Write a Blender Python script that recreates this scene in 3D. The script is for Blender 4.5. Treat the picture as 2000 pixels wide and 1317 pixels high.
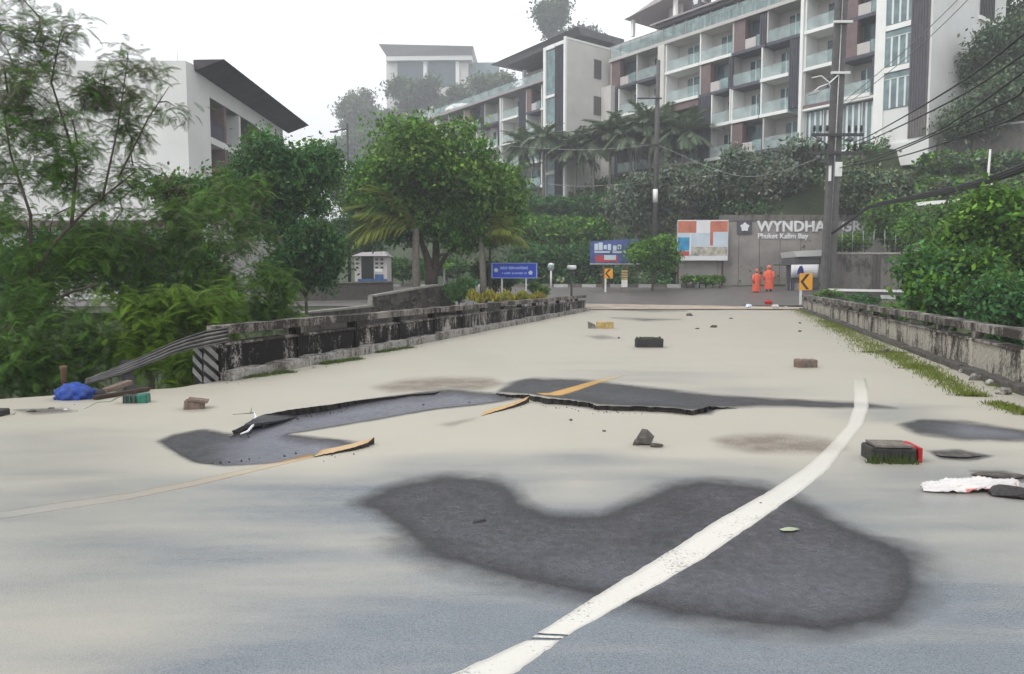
import bpy, bmesh, math, random
import numpy as np
from mathutils import Vector, Matrix

# ------------------------------------------------------------------ camera, sky, sun, exposure
sc = bpy.context.scene
for o in list(bpy.data.objects):
    bpy.data.objects.remove(o)
COL = sc.collection
FPX, CX, CY, CAMH = 1450.0, 1000.0, 658.5, 1.42      # focal length in photo pixels, image centre, eye height
PITCH = math.atan((CY - 553.0) / FPX)
cam_d = bpy.data.cameras.new('camera')
cam_d.sensor_width = 36.0
cam_d.lens = 36.0 * FPX / 2000.0
cam_d.clip_start = 0.05
cam_d.clip_end = 3000
cam = bpy.data.objects.new('camera', cam_d)
cam.location = (0, 0, CAMH)
cam.rotation_euler = (math.pi / 2 - PITCH, 0, 0)
COL.objects.link(cam)
sc.camera = cam

SUN_EL, SUN_AZ = math.radians(48), math.radians(-128)
w = bpy.data.worlds.new('World'); sc.world = w; w.use_nodes = True
nt = w.node_tree; nt.nodes.clear()
sky = nt.nodes.new('ShaderNodeTexSky'); sky.sky_type = 'NISHITA'; sky.sun_disc = False
sky.sun_elevation = SUN_EL; sky.sun_rotation = SUN_AZ; sky.dust_density = 8; sky.air_density = 1.0; sky.ozone_density = 1
hs = nt.nodes.new('ShaderNodeHueSaturation'); hs.inputs['Saturation'].default_value = 0.12
mixs = nt.nodes.new('ShaderNodeMix'); mixs.data_type = 'RGBA'
mixs.inputs['Factor'].default_value = 0.80
mixs.inputs['B'].default_value = (15.8, 16.1, 16.5, 1)         # even cloud deck
bg = nt.nodes.new('ShaderNodeBackground'); bg.inputs['Strength'].default_value = 0.10
wo = nt.nodes.new('ShaderNodeOutputWorld')
nt.links.new(sky.outputs[0], hs.inputs['Color']); nt.links.new(hs.outputs[0], mixs.inputs['A'])
nt.links.new(mixs.outputs['Result'], bg.inputs[0]); nt.links.new(bg.outputs[0], wo.inputs[0])
sun_d = bpy.data.lights.new('sun', 'SUN'); sun_d.energy = 1.5; sun_d.angle = math.radians(25); sun_d.color = (1.0, 0.97, 0.92)
sun = bpy.data.objects.new('sun', sun_d); COL.objects.link(sun)
sd = Vector((math.sin(SUN_AZ) * math.cos(SUN_EL), math.cos(SUN_AZ) * math.cos(SUN_EL), math.sin(SUN_EL)))
sun.rotation_euler = sd.to_track_quat('Z', 'Y').to_euler()
sun.location = (0, 0, 60)
sc.view_settings.view_transform = 'Standard'; sc.view_settings.look = 'None'
sc.view_settings.gamma = 1; sc.view_settings.exposure = 0.08; sc.view_settings.use_curve_mapping = False
sc.render.engine = 'CYCLES'
cy = sc.cycles
cy.use_denoising = True; cy.max_bounces = 6; cy.diffuse_bounces = 3; cy.glossy_bounces = 3; cy.transmission_bounces = 4
cy.volume_bounces = 0; cy.transparent_max_bounces = 8; cy.caustics_reflective = False; cy.caustics_refractive = False
random.seed(7); rng = np.random.default_rng(7)

# ------------------------------------------------------------------ photo geometry helpers
SP, CP = math.sin(PITCH), math.cos(PITCH)
def ray(px, py):
    a = (px - CX) / FPX; b = (CY - py) / FPX
    return Vector((a, CP + b * SP, -SP + b * CP))
def P(px, py, Y):                      # point seen at that pixel, Y metres ahead
    r = ray(px, py); t = Y / r.y
    return Vector((r.x * t, Y, CAMH + r.z * t))
def G(px, py, z=0.0):                  # point on the level z
    r = ray(px, py); t = (z - CAMH) / r.z
    return Vector((r.x * t, r.y * t, z))
def XY(px, Y):
    return (px - CX) / FPX * Y * 1.0
def topix(X, Y, Z):                    # numpy projection
    Z = Z - CAMH
    f = Y * CP - Z * SP; u = Y * SP + Z * CP
    f = np.maximum(f, 0.05)
    return CX + FPX * X / f, CY - FPX * u / f
YAW = math.atan((1425 - CX) / FPX)
BS, BC = math.sin(YAW), math.cos(YAW)
def UV(u, v):                          # bridge frame to world
    return (u * BC + v * BS, -u * BS + v * BC)
def toUV(x, y):
    return (x * BC - y * BS, x * BS + y * BC)
def sstep(a, b, x):
    t = np.clip((x - a) / (b - a), 0, 1); return t * t * (3 - 2 * t)

# hotel frame: local x runs along the facade away to the left, local y towards the camera
HA = Vector((29.6, 58.0)); HE = Vector((-.605, .796)); HN = Vector((-.796, -.605))
HROT = math.atan2(.796, -.605)
def terrain_z(X, Y):
    X = np.asarray(X, float); Y = np.asarray(Y, float)
    u = X * BC - Y * BS; v = X * BS + Y * BC
    far = 0.083 * np.maximum(0, Y - 40)
    far = np.minimum(far, 1.4)
    q = (X - HA.x) * HN.x + (Y - HA.y) * HN.y
    hill = 10.4 * (1 - sstep(1, 17, q)) * sstep(54.4, 57, Y)
    back = 62 * np.exp(-(((X - 45) / 72) ** 2 + ((Y - 330) / 80) ** 2) / 1.0) * sstep(95, 160, Y)
    right = 9 * sstep(33, 50, X) * sstep(20, 50, Y)
    z = far - 0.06 + np.maximum(np.maximum(hill, back), right) + 0.0
    ravine = (1 - sstep(33.5, 35.5, Y + 0 * v)) * sstep(8.2, 10.5, v + np.maximum(0, -u - 7.2) * 1.15 + np.maximum(0, u - 3.9) * 3)
    z = z - 3.4 * ravine - 0.3 * (1 - sstep(38, 41, v)) * (1 - ravine)
    return z
def tz(x, y): return float(terrain_z(x, y))

# ------------------------------------------------------------------ mesh helpers
def link(o, parent=None):
    COL.objects.link(o)
    if parent is not None: o.parent = parent
    return o
def tag(o, label=None, cat=None, group=None, kind=None):
    if label: o['label'] = label
    if cat: o['category'] = cat
    if group: o['group'] = group
    if kind: o['kind'] = kind
    return o
def empty(name, loc=(0, 0, 0), rz=0.0, label=None, cat=None, group=None):
    o = bpy.data.objects.new(name, None); o.empty_display_size = .2
    o.location = loc; o.rotation_euler = (0, 0, rz); COL.objects.link(o)
    return tag(o, label, cat, group)
def np_mesh(name, V, Fq, tint=None, attrs=None, smooth=False):
    V = np.ascontiguousarray(V, np.float32); Fq = np.ascontiguousarray(Fq, np.int32)
    k = Fq.shape[1]; n = len(Fq)
    me = bpy.data.meshes.new(name)
    me.vertices.add(len(V)); me.vertices.foreach_set('co', V.ravel())
    me.loops.add(n * k); me.loops.foreach_set('vertex_index', Fq.ravel())
    me.polygons.add(n); me.polygons.foreach_set('loop_start', np.arange(0, n * k, k, dtype=np.int32))
    me.polygons.foreach_set('loop_total', np.full(n, k, np.int32))
    if smooth: me.polygons.foreach_set('use_smooth', np.ones(n, bool))
    me.update(calc_edges=True)
    if tint is not None:
        a = me.color_attributes.new('tint', 'FLOAT_COLOR', 'POINT')
        c = np.ones((len(V), 4), np.float32); c[:, :3] = tint; a.data.foreach_set('color', c.ravel())
    for kx, val in (attrs or {}).items():
        a = me.attributes.new(kx, 'FLOAT', 'POINT'); a.data.foreach_set('value', np.ascontiguousarray(val, np.float32))
    return me
class MB:
    """collects shapes of ONE piece and links them as one mesh object"""
    def __init__(s): s.v = []; s.f = []; s.sm = []
    def add(s, vs, fs, sm=False):
        b = len(s.v); s.v += [tuple(p) for p in vs]; s.f += [tuple(b + i for i in f) for f in fs]; s.sm += [sm] * len(fs); return s
    def box(s, x0, x1, y0, y1, z0, z1):
        vs = [(x, y, z) for z in (z0, z1) for y in (y0, y1) for x in (x0, x1)]
        return s.add(vs, [(0, 2, 3, 1), (4, 5, 7, 6), (0, 1, 5, 4), (2, 6, 7, 3), (0, 4, 6, 2), (1, 3, 7, 5)])
    def hexa(s, p):                   # eight corners: bottom ring of four, top ring of four
        return s.add(p, [(3, 2, 1, 0), (4, 5, 6, 7), (0, 1, 5, 4), (1, 2, 6, 5), (2, 3, 7, 6), (3, 0, 4, 7)])
    def bar(s, a, b, wx, wz=None, up=(0, 0, 1)):
        a = Vector(a); b = Vector(b); wz = wz or wx; d = (b - a).normalized()
        sx = d.cross(Vector(up)); sx = sx.normalized() if sx.length > 1e-4 else Vector((1, 0, 0)); sz = sx.cross(d)
        r = [(-1, -1), (1, -1), (1, 1), (-1, 1)]
        vs = [p + sx * i * wx / 2 + sz * j * wz / 2 for p in (a, b) for i, j in r]
        return s.add(vs, [(3, 2, 1, 0), (4, 5, 6, 7), (0, 1, 5, 4), (1, 2, 6, 5), (2, 3, 7, 6), (3, 0, 4, 7)])
    def tube(s, pts, rad, n=8, caps=True):
        pts = [Vector(p) for p in pts]; m = len(pts)
        rad = [rad] * m if isinstance(rad, (int, float)) else rad
        vs = []; fs = []; prev = None
        for i, p in enumerate(pts):
            d = (pts[min(i + 1, m - 1)] - pts[max(i - 1, 0)])
            d = d.normalized() if d.length > 1e-6 else Vector((0, 0, 1))
            ref = prev if prev is not None else (Vector((1, 0, 0)) if abs(d.x) < .8 else Vector((0, 1, 0)))
            x = (ref - d * ref.dot(d)); x = x.normalized() if x.length > 1e-5 else d.orthogonal().normalized()
            prev = x; y = d.cross(x)
            for k in range(n):
                a = 2 * math.pi * k / n; vs.append(p + (x * math.cos(a) + y * math.sin(a)) * rad[i])
        for i in range(m - 1):
            for k in range(n):
                fs.append((i * n + k, i * n + (k + 1) % n, (i + 1) * n + (k + 1) % n, (i + 1) * n + k))
        if caps: fs.append(tuple(range(n - 1, -1, -1))); fs.append(tuple((m - 1) * n + k for k in range(n)))
        return s.add(vs, fs, True)
    def lathe(s, prof, n=16, c=(0, 0, 0)):
        vs = []; fs = []
        for r, z in prof:
            for k in range(n):
                a = 2 * math.pi * k / n; vs.append((c[0] + r * math.cos(a), c[1] + r * math.sin(a), c[2] + z))
        for i in range(len(prof) - 1):
            for k in range(n): fs.append((i * n + k, i * n + (k + 1) % n, (i + 1) * n + (k + 1) % n, (i + 1) * n + k))
        fs.append(tuple(range(n - 1, -1, -1))); fs.append(tuple((len(prof) - 1) * n + k for k in range(n)))
        return s.add(vs, fs, True)
    def prism(s, poly, z0, z1):
        n = len(poly); vs = [(x, y, z0) for x, y in poly] + [(x, y, z1) for x, y in poly]
        fs = [tuple(range(n - 1, -1, -1)), tuple(range(n, 2 * n))] + [(i, (i + 1) % n, n + (i + 1) % n, n + i) for i in range(n)]
        return s.add(vs, fs)
    def plate(s, poly, y0, y1):       # polygon in x,z extruded along y
        n = len(poly); vs = [(x, y0, z) for x, z in poly] + [(x, y1, z) for x, z in poly]
        fs = [tuple(range(n)), tuple(range(2 * n - 1, n - 1, -1))] + [(i, n + i, n + (i + 1) % n, (i + 1) % n) for i in range(n)]
        return s.add(vs, fs)
    def build(s, name, mat, parent=None, bevel=0.0, loc=None):
        me = bpy.data.meshes.new(name); me.from_pydata(s.v, [], s.f)
        me.polygons.foreach_set('use_smooth', s.sm)
        bm = bmesh.new(); bm.from_mesh(me)
        bmesh.ops.recalc_face_normals(bm, faces=bm.faces)
        bm.to_mesh(me); bm.free(); me.update()
        if mat is not None: me.materials.append(mat)
        o = bpy.data.objects.new(name, me); link(o, parent)
        if loc is not None: o.location = loc
        if bevel:
            m = o.modifiers.new('bevel', 'BEVEL'); m.width = bevel; m.segments = 1; m.limit_method = 'ANGLE'
        return o
def inst(name, me, parent=None, loc=(0, 0, 0), rot=(0, 0, 0), scale=(1, 1, 1)):
    o = bpy.data.objects.new(name, me); link(o, parent); o.location = loc; o.rotation_euler = rot; o.scale = scale
    return o
_boxes = {}
def box_part(name, mat, parent, x0, x1, y0, y1, z0, z1):   # box pieces share one unit cube per material
    key = mat.name
    if key not in _boxes:
        m = MB().box(-.5, .5, -.5, .5, -.5, .5); me = bpy.data.meshes.new('box_' + key); me.from_pydata(m.v, [], m.f); me.materials.append(mat); _boxes[key] = me
    return inst(name, _boxes[key], parent, ((x0 + x1) / 2, (y0 + y1) / 2, (z0 + z1) / 2), (0, 0, 0), (abs(x1 - x0), abs(y1 - y0), abs(z1 - z0)))

def under(part, *kids):                # make pieces sub-parts of a part, staying where they are
    for k in kids:
        k.parent = part; k.matrix_parent_inverse = part.matrix_basis.inverted()

# ------------------------------------------------------------------ materials
M = {}
def new_mat(name):
    m = bpy.data.materials.new(name); m.use_nodes = True; n = m.node_tree; n.nodes.clear()
    out = n.nodes.new('ShaderNodeOutputMaterial'); b = n.nodes.new('ShaderNodeBsdfPrincipled')
    n.links.new(b.outputs[0], out.inputs[0]); M[name] = m
    return m, n, b, out
def N(n, t, **kw):
    x = n.nodes.new(t)
    for k, v in kw.items(): setattr(x, k, v)
    return x
def noise(n, scale, detail=4, rough=.6, obj=True, vec=None):
    t = N(n, 'ShaderNodeTexNoise'); t.inputs['Scale'].default_value = scale; t.inputs['Detail'].default_value = detail; t.inputs['Roughness'].default_value = rough
    if vec is None:
        c = N(n, 'ShaderNodeNewGeometry'); n.links.new(c.outputs['Position'], t.inputs['Vector'])
    else: n.links.new(vec, t.inputs['Vector'])
    return t
def ramp(n, src, stops):
    r = N(n, 'ShaderNodeValToRGB'); e = r.color_ramp.elements
    while len(e) < len(stops): e.new(.5)
    for i, (p, c) in enumerate(stops):
        e[i].position = p; e[i].color = (c if len(c) == 4 else (*c, 1)) if not isinstance(c, (int, float)) else (c, c, c, 1)
    n.links.new(src, r.inputs[0]); return r
def mixc(n, fac, a, b, mode='MIX'):
    m = N(n, 'ShaderNodeMix', data_type='RGBA', blend_type=mode)
    for s, v in (('Factor', fac), ('A', a), ('B', b)):
        if isinstance(v, bpy.types.NodeSocket): n.links.new(v, m.inputs[s])
        elif isinstance(v, (int, float)): m.inputs[s].default_value = v if s == 'Factor' else (v, v, v, 1)
        else: m.inputs[s].default_value = (*v, 1)
    return m.outputs['Result']
def mth(n, op, a, b=None, c=None):
    m = N(n, 'ShaderNodeMath', operation=op)
    for i, v in enumerate((a, b, c)):
        if v is None: continue
        if isinstance(v, bpy.types.NodeSocket): n.links.new(v, m.inputs[i])
        else: m.inputs[i].default_value = v
    return m.outputs[0]
def bump(n, b, h, strength=.3, dist=.02):
    u = N(n, 'ShaderNodeBump'); u.inputs['Strength'].default_value = strength; u.inputs['Distance'].default_value = dist
    n.links.new(h, u.inputs['Height']); n.links.new(u.outputs[0], b.inputs['Normal'])
def plain(name, col, rough=.6, var=.18, scale=3.0, metal=0.0, spec=.4, bmp=0.0):
    m, n, b, o = new_mat(name)
    t = noise(n, scale, 5)
    lo = tuple(c * (1 - var) for c in col); hi = tuple(min(1, c * (1 + var)) for c in col)
    r = ramp(n, t.outputs[0], [(.3, lo), (.7, hi)])
    n.links.new(r.outputs[0], b.inputs['Base Color'])
    b.inputs['Roughness'].default_value = rough; b.inputs['Metallic'].default_value = metal; b.inputs['Specular IOR Level'].default_value = spec
    if bmp: bump(n, b, noise(n, scale * 12, 4).outputs[0], bmp, .02)
    return m
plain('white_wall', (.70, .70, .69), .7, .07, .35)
plain('cream_wall', (.60, .585, .555), .7, .08, .5)
plain('white_trim', (.80, .80, .78), .6, .05, 1)
plain('grey_wall', (.27, .25, .235), .8, .22, .8, bmp=.15)
plain('dark_roof', (.045, .038, .045), .55, .3, 1.2)
plain('pale_roof', (.33, .30, .31), .6, .08, 1)
plain('brown_wall', (.165, .115, .115), .7, .18, 1.5)
plain('dark_panel', (.072, .070, .092), .6, .2, 2)
plain('louvre_grey', (.16, .15, .145), .6, .15, 3)
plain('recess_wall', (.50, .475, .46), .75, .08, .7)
plain('pole_concrete', (.10, .095, .095), .8, .25, 2.5, bmp=.2)
plain('steel', (.30, .30, .30), .35, .25, 6, metal=.7)
plain('dark_steel', (.035, .035, .038), .5, .3, 6)
plain('cable', (.015, .015, .016), .6, .2, 5)
plain('white_metal', (.66, .66, .64), .4, .08, 5)
plain('orange_cloth', (.72, .12, .06), .45, .15, 9, bmp=.3)
plain('dark_cloth', (.03, .03, .035), .8, .2, 9)
plain('skin', (.32, .18, .12), .55, .08, 9)
plain('blue_plastic', (.006, .045, .27), .32, .5, 14, bmp=.5)
plain('green_plastic', (.01, .12, .08), .35, .3, 14)
plain('black_rubber', (.026, .024, .024), .5, .3, 12)
plain('blue_sign', (.008, .05, .50), .35, .06, 8)
plain('sign_letter', (.30, .42, .85), .5, .1, 8)
plain('yellow_sign', (.75, .33, .01), .4, .06, 8)
plain('black_paint', (.012, .012, .012), .4, .1, 8)
plain('red_plastic', (.36, .012, .012), .4, .3, 12)
plain('soil', (.10, .075, .05), .9, .4, 6, bmp=.4)
plain('brick_brown', (.175, .130, .105), .85, .35, 18, bmp=.5)
plain('block_grey', (.17, .15, .13), .85, .4, 14, bmp=.5)
plain('block_yellow', (.42, .31, .12), .8, .35, 14, bmp=.4)
plain('rail_steel', (.10, .097, .095), .42, .45, 5, metal=.5)
plain('stone_dark', (.085, .078, .07), .9, .45, 14, bmp=.5)
plain('kerb_white', (.50, .50, .49), .8, .2, 3)
plain('bark', (.085, .065, .05), .9, .4, 9, bmp=.6)
plain('bark_pale', (.17, .15, .125), .9, .3, 9, bmp=.5)
plain('poster_blue', (.06, .09, .26), .5, .35, 1.6)
plain('poster_red', (.42, .05, .06), .5, .25, 2)
plain('poster_orange', (.50, .16, .10), .5, .2, 2)
plain('poster_sky', (.52, .60, .68), .5, .12, .8)
plain('poster_water', (.03, .27, .50), .5, .3, 1.5)
plain('poster_sand', (.42, .40, .34), .5, .6, 3)
plain('poster_white', (.70, .70, .72), .5, .06, 1)
plain('dark_metal_roof', (.10, .10, .105), .5, .2, 2)
plain('hedge_soil', (.03, .045, .02), .95, .5, 1.5)
plain('terracotta', (.13, .075, .05), .8, .25, 10)
plain('wood_dark', (.045, .03, .022), .8, .4, 10)
def glass_mat(name, col, rough=.08, alpha=None):
    m, n, b, o = new_mat(name)
    t = noise(n, 1.2, 3); r = ramp(n, t.outputs[0], [(.35, tuple(c * .7 for c in col)), (.65, tuple(c * 1.25 for c in col))])
    n.links.new(r.outputs[0], b.inputs['Base Color']); b.inputs['Roughness'].default_value = rough; b.inputs['IOR'].default_value = 1.5
    if alpha is not None: b.inputs['Alpha'].default_value = alpha
glass_mat('window_glass', (.045, .085, .10)); glass_mat('teal_glass', (.05, .16, .17)); glass_mat('curtain_glass', (.16, .24, .25))
glass_mat('rail_glass', (.46, .60, .60), .06, .30); glass_mat('dark_glass', (.02, .03, .035))
# leaves
def leaf_mat(name, rough=.45, trans=.28):
    m, n, b, out = new_mat(name)
    a = N(n, 'ShaderNodeAttribute', attribute_name='tint')
    n.links.new(a.outputs['Color'], b.inputs['Base Color']); b.inputs['Roughness'].default_value = rough; b.inputs['Specular IOR Level'].default_value = .16
    tr = N(n, 'ShaderNodeBsdfTranslucent'); n.links.new(mixc(n, .5, a.outputs['Color'], (.12, .22, .02)), tr.inputs[0])
    mx = N(n, 'ShaderNodeMixShader'); mx.inputs[0].default_value = trans
    n.links.new(b.outputs[0], mx.inputs[1]); n.links.new(tr.outputs[0], mx.inputs[2]); n.links.new(mx.outputs[0], out.inputs[0])
leaf_mat('leaf'); leaf_mat('leaf_far', .6, .2)
# stained concrete of the parapets
def stained(name, base, dark, amount, zlo=0.0):
    m, n, b, out = new_mat(name)
    geo = N(n, 'ShaderNodeNewGeometry'); mp = N(n, 'ShaderNodeMapping'); mp.inputs['Scale'].default_value = (3.2, 3.2, .8)
    n.links.new(geo.outputs['Position'], mp.inputs['Vector'])
    st = noise(n, 1.5, 6, .7, vec=mp.outputs[0]); bl = noise(n, 1.1, 5, .65); fi = noise(n, 22, 5, .7)
    k = mth(n, 'ADD', mth(n, 'MULTIPLY', st.outputs[0], .5), mth(n, 'MULTIPLY', bl.outputs[0], .5))
    k = mth(n, 'ADD', k, mth(n, 'MULTIPLY', mth(n, 'SUBTRACT', fi.outputs[0], .5), .30))
    r = ramp(n, k, [(amount - .055, dark), (amount + .05, base)])
    c = mixc(n, 1.0, r.outputs[0], ramp(n, fi.outputs[0], [(.3, .55), (.7, 1.05)]).outputs[0], 'MULTIPLY')
    n.links.new(c, b.inputs['Base Color']); b.inputs['Roughness'].default_value = .85; b.inputs['Specular IOR Level'].default_value = .25
    bump(n, b, fi.outputs[0], .5, .015)
stained('concrete_left', (.50, .47, .43), (.012, .010, .010), .565)
stained('concrete_right', (.46, .43, .37), (.060, .050, .042), .478)
stained('concrete_cap', (.30, .275, .25), (.045, .038, .034), .52)
stained('concrete_kerb', (.40, .385, .36), (.12, .105, .09), .48)
stained('stone_wall', (.145, .125, .11), (.045, .04, .036), .5)
stained('retaining', (.20, .185, .17), (.07, .066, .062), .46)
# ------------------------------------------------------------------ ground: where silt lies and where the asphalt is washed bare
def sd_poly(px, py, poly, ky=2.2):
    x = px; y = py * ky; d2 = np.full(x.shape, 1e18); inside = np.zeros(x.shape, bool)
    n = len(poly)
    for i in range(n):
        x0, y0 = poly[i][0], poly[i][1] * ky; x1, y1 = poly[(i + 1) % n][0], poly[(i + 1) % n][1] * ky
        ex, ey = x1 - x0, y1 - y0; L = ex * ex + ey * ey + 1e-9
        t = np.clip(((x - x0) * ex + (y - y0) * ey) / L, 0, 1)
        d2 = np.minimum(d2, (x - x0 - t * ex) ** 2 + (y - y0 - t * ey) ** 2)
        c = ((y0 > y) != (y1 > y)) & (x < ex * (y - y0) / (ey + 1e-12) + x0)
        inside ^= c
    return np.where(inside, np.sqrt(d2), -np.sqrt(d2))
def blob(px, py, cx, cyy, rx, ry, p=1.0):
    return np.exp(-(((px - cx) / rx) ** 2 + ((py - cyy) / ry) ** 2) ** p)
BARE = [  # outline in the photo, softness, strength
    ([(690, 985), (745, 958), (800, 938), (870, 927), (960, 930), (1000, 948), (1018, 982), (1080, 1005), (1180, 1003), (1250, 970), (1300, 948), (1380, 939), (1480, 944), (1560, 972), (1620, 1008), (1700, 1058), (1752, 1110), (1750, 1160), (1700, 1192), (1600, 1210), (1450, 1200), (1350, 1180), (1200, 1150), (1100, 1132), (1000, 1112), (900, 1085), (830, 1055), (760, 1020)], 44, .97),
    ([(310, 862), (340, 848), (400, 838), (455, 848), (520, 815), (640, 795), (760, 775), (880, 760), (970, 768), (1012, 780), (950, 790), (850, 801), (730, 822), (640, 836), (565, 848), (640, 856), (700, 863), (620, 890), (540, 905), (440, 912), (380, 905), (340, 885)], 9, .93),
    ([(975, 766), (995, 748), (1040, 739), (1120, 741), (1200, 750), (1300, 760), (1400, 772), (1500, 779), (1600, 783), (1680, 786), (1750, 797), (1600, 797), (1480, 795), (1400, 800), (1385, 809), (1330, 808), (1150, 796), (1030, 776)], 14, .95),
    ([(1752, 830), (1800, 819), (1880, 821), (2010, 842), (2010, 864), (1880, 861), (1790, 848)], 14, .9),
    ([(1810, 880), (1870, 878), (1940, 892), (1900, 901), (1840, 897)], 8, .75),
    ([(1895, 918), (1960, 920), (2010, 930), (2010, 944), (1930, 935)], 8, .75),
    ([(1195, 621), (1330, 624), (1260, 627)], 10, .7), ([(1200, 605), (1340, 607), (1270, 609)], 10, .7),
    ([(1140, 655), (1180, 653), (1215, 662), (1170, 665)], 8, .35),
    ([(20, 800), (130, 797), (150, 806), (60, 812)], 8, .5),
]
BROWN_AND_SHADE = [([(730, 757), (790, 742), (860, 737), (960, 739), (985, 750), (940, 762), (830, 764), (760, 766)], 14, .9),
         ([(1395, 858), (1440, 850), (1540, 849), (1615, 858), (1650, 876), (1600, 885), (1470, 884), (1410, 872)], 18, .9),
         ([(860, 830), (900, 822), (930, 817), (915, 824), (880, 834)], 7, .7),
         ([(1825, 900.0), (1804, 904.9), (1755, 907.0), (1706, 904.9), (1685, 900.0), (1706, 895.1), (1755, 893.0), (1804, 895.1)], 9, .42), ([(1307, 873.0), (1294, 876.5), (1265, 878.0), (1236, 876.5), (1223, 873.0), (1236, 869.5), (1265, 868.0), (1294, 869.5)], 9, .42), ([(1605, 718.0), (1597, 720.1), (1577, 721.0), (1557, 720.1), (1549, 718.0), (1557, 715.9), (1577, 715.0), (1597, 715.9)], 9, .42), ([(1306, 680.0), (1295, 682.1), (1270, 683.0), (1245, 682.1), (1234, 680.0), (1245, 677.9), (1270, 677.0), (1295, 677.9)], 9, .42), ([(408, 801.0), (398, 803.8), (376, 805.0), (354, 803.8), (344, 801.0), (354, 798.2), (376, 797.0), (398, 798.2)], 9, .42), ([(282, 789.0), (273, 791.1), (252, 792.0), (231, 791.1), (222, 789.0), (231, 786.9), (252, 786.0), (273, 786.9)], 9, .42), ([(201, 782.0), (184, 784.8), (146, 786.0), (108, 784.8), (91, 782.0), (108, 779.2), (146, 778.0), (184, 779.2)], 9, .42), ([(1208, 643.0), (1200, 644.4), (1182, 645.0), (1164, 644.4), (1156, 643.0), (1164, 641.6), (1182, 641.0), (1200, 641.6)], 9, .42), ([(2010, 962.0), (1977, 967.6), (1900, 970.0), (1823, 967.6), (1790, 962.0), (1823, 956.4), (1900, 954.0), (1977, 956.4)], 9, .42)]  # wet scour rings doubling as painted contact shade around debris
FILM_SHEEN = [(100, 900, 270, 75, .40), (620, 968, 260, 34, .75), (380, 1085, 300, 34, .62), (640, 1010, 330, 22, .35), (1130, 905, 130, 28, .55),  # where sky reflection on the wet film is painted blue-grey
        (1810, 930, 230, 70, .40), (1830, 1150, 170, 90, .55), (1250, 735, 230, 16, .30), (1740, 806, 110, 22, .50), (840, 915, 140, 22, .30),
        (1470, 765, 160, 12, .35), (1050, 705, 260, 14, .15)]
def silt_fields(X, Y):
    px, py = topix(X, Y, np.zeros_like(X))
    bare = np.zeros_like(px)
    for poly, soft, amp in BARE:
        s = sd_poly(px, py, poly) + 55 * sstep(1010, 1100, py); sf = np.where(py > 1050, soft * 2.6, soft)
        bare = np.maximum(bare, amp * (.62 * sstep(-sf, sf, s) + .38 * sstep(0, 75 if soft > 10 else 38, s)))
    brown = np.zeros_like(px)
    for poly, soft, amp in BROWN_AND_SHADE:
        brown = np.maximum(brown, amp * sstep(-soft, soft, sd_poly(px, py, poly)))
    film = np.zeros_like(px)
    for cx, cyy, rx, ry, a in FILM_SHEEN: film = 1 - (1 - film) * (1 - a * blob(px, py, cx, cyy, rx, ry))
    big = sd_poly(px, py, [(150, 1330), (420, 1240), (640, 1170), (900, 1110), (1200, 1150), (1400, 1195), (1750, 1200), (2100, 1150), (2600, 1500), (-100, 1700)])
    film = 1 - (1 - film) * (1 - .85 * sstep(-170, 170, big))
    film = 1 - (1 - film) * (1 - .46 * sstep(870, 1020, py))
    film = 1 - (1 - film) * (1 - .5 * sstep(-150, 10, sd_poly(px, py, BARE[0][0])))
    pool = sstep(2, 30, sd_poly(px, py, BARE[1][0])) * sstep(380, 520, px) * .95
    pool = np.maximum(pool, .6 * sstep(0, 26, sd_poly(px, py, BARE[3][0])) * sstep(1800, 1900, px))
    pool = np.maximum(pool, .28 * sstep(0, 120, sd_poly(px, py, BARE[0][0]) + 40 * sstep(1010, 1100, py)) * sstep(1010, 1150, py))  # bluish sky sheen painted onto the lower dark patch
    return bare, brown, film, pool

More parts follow.
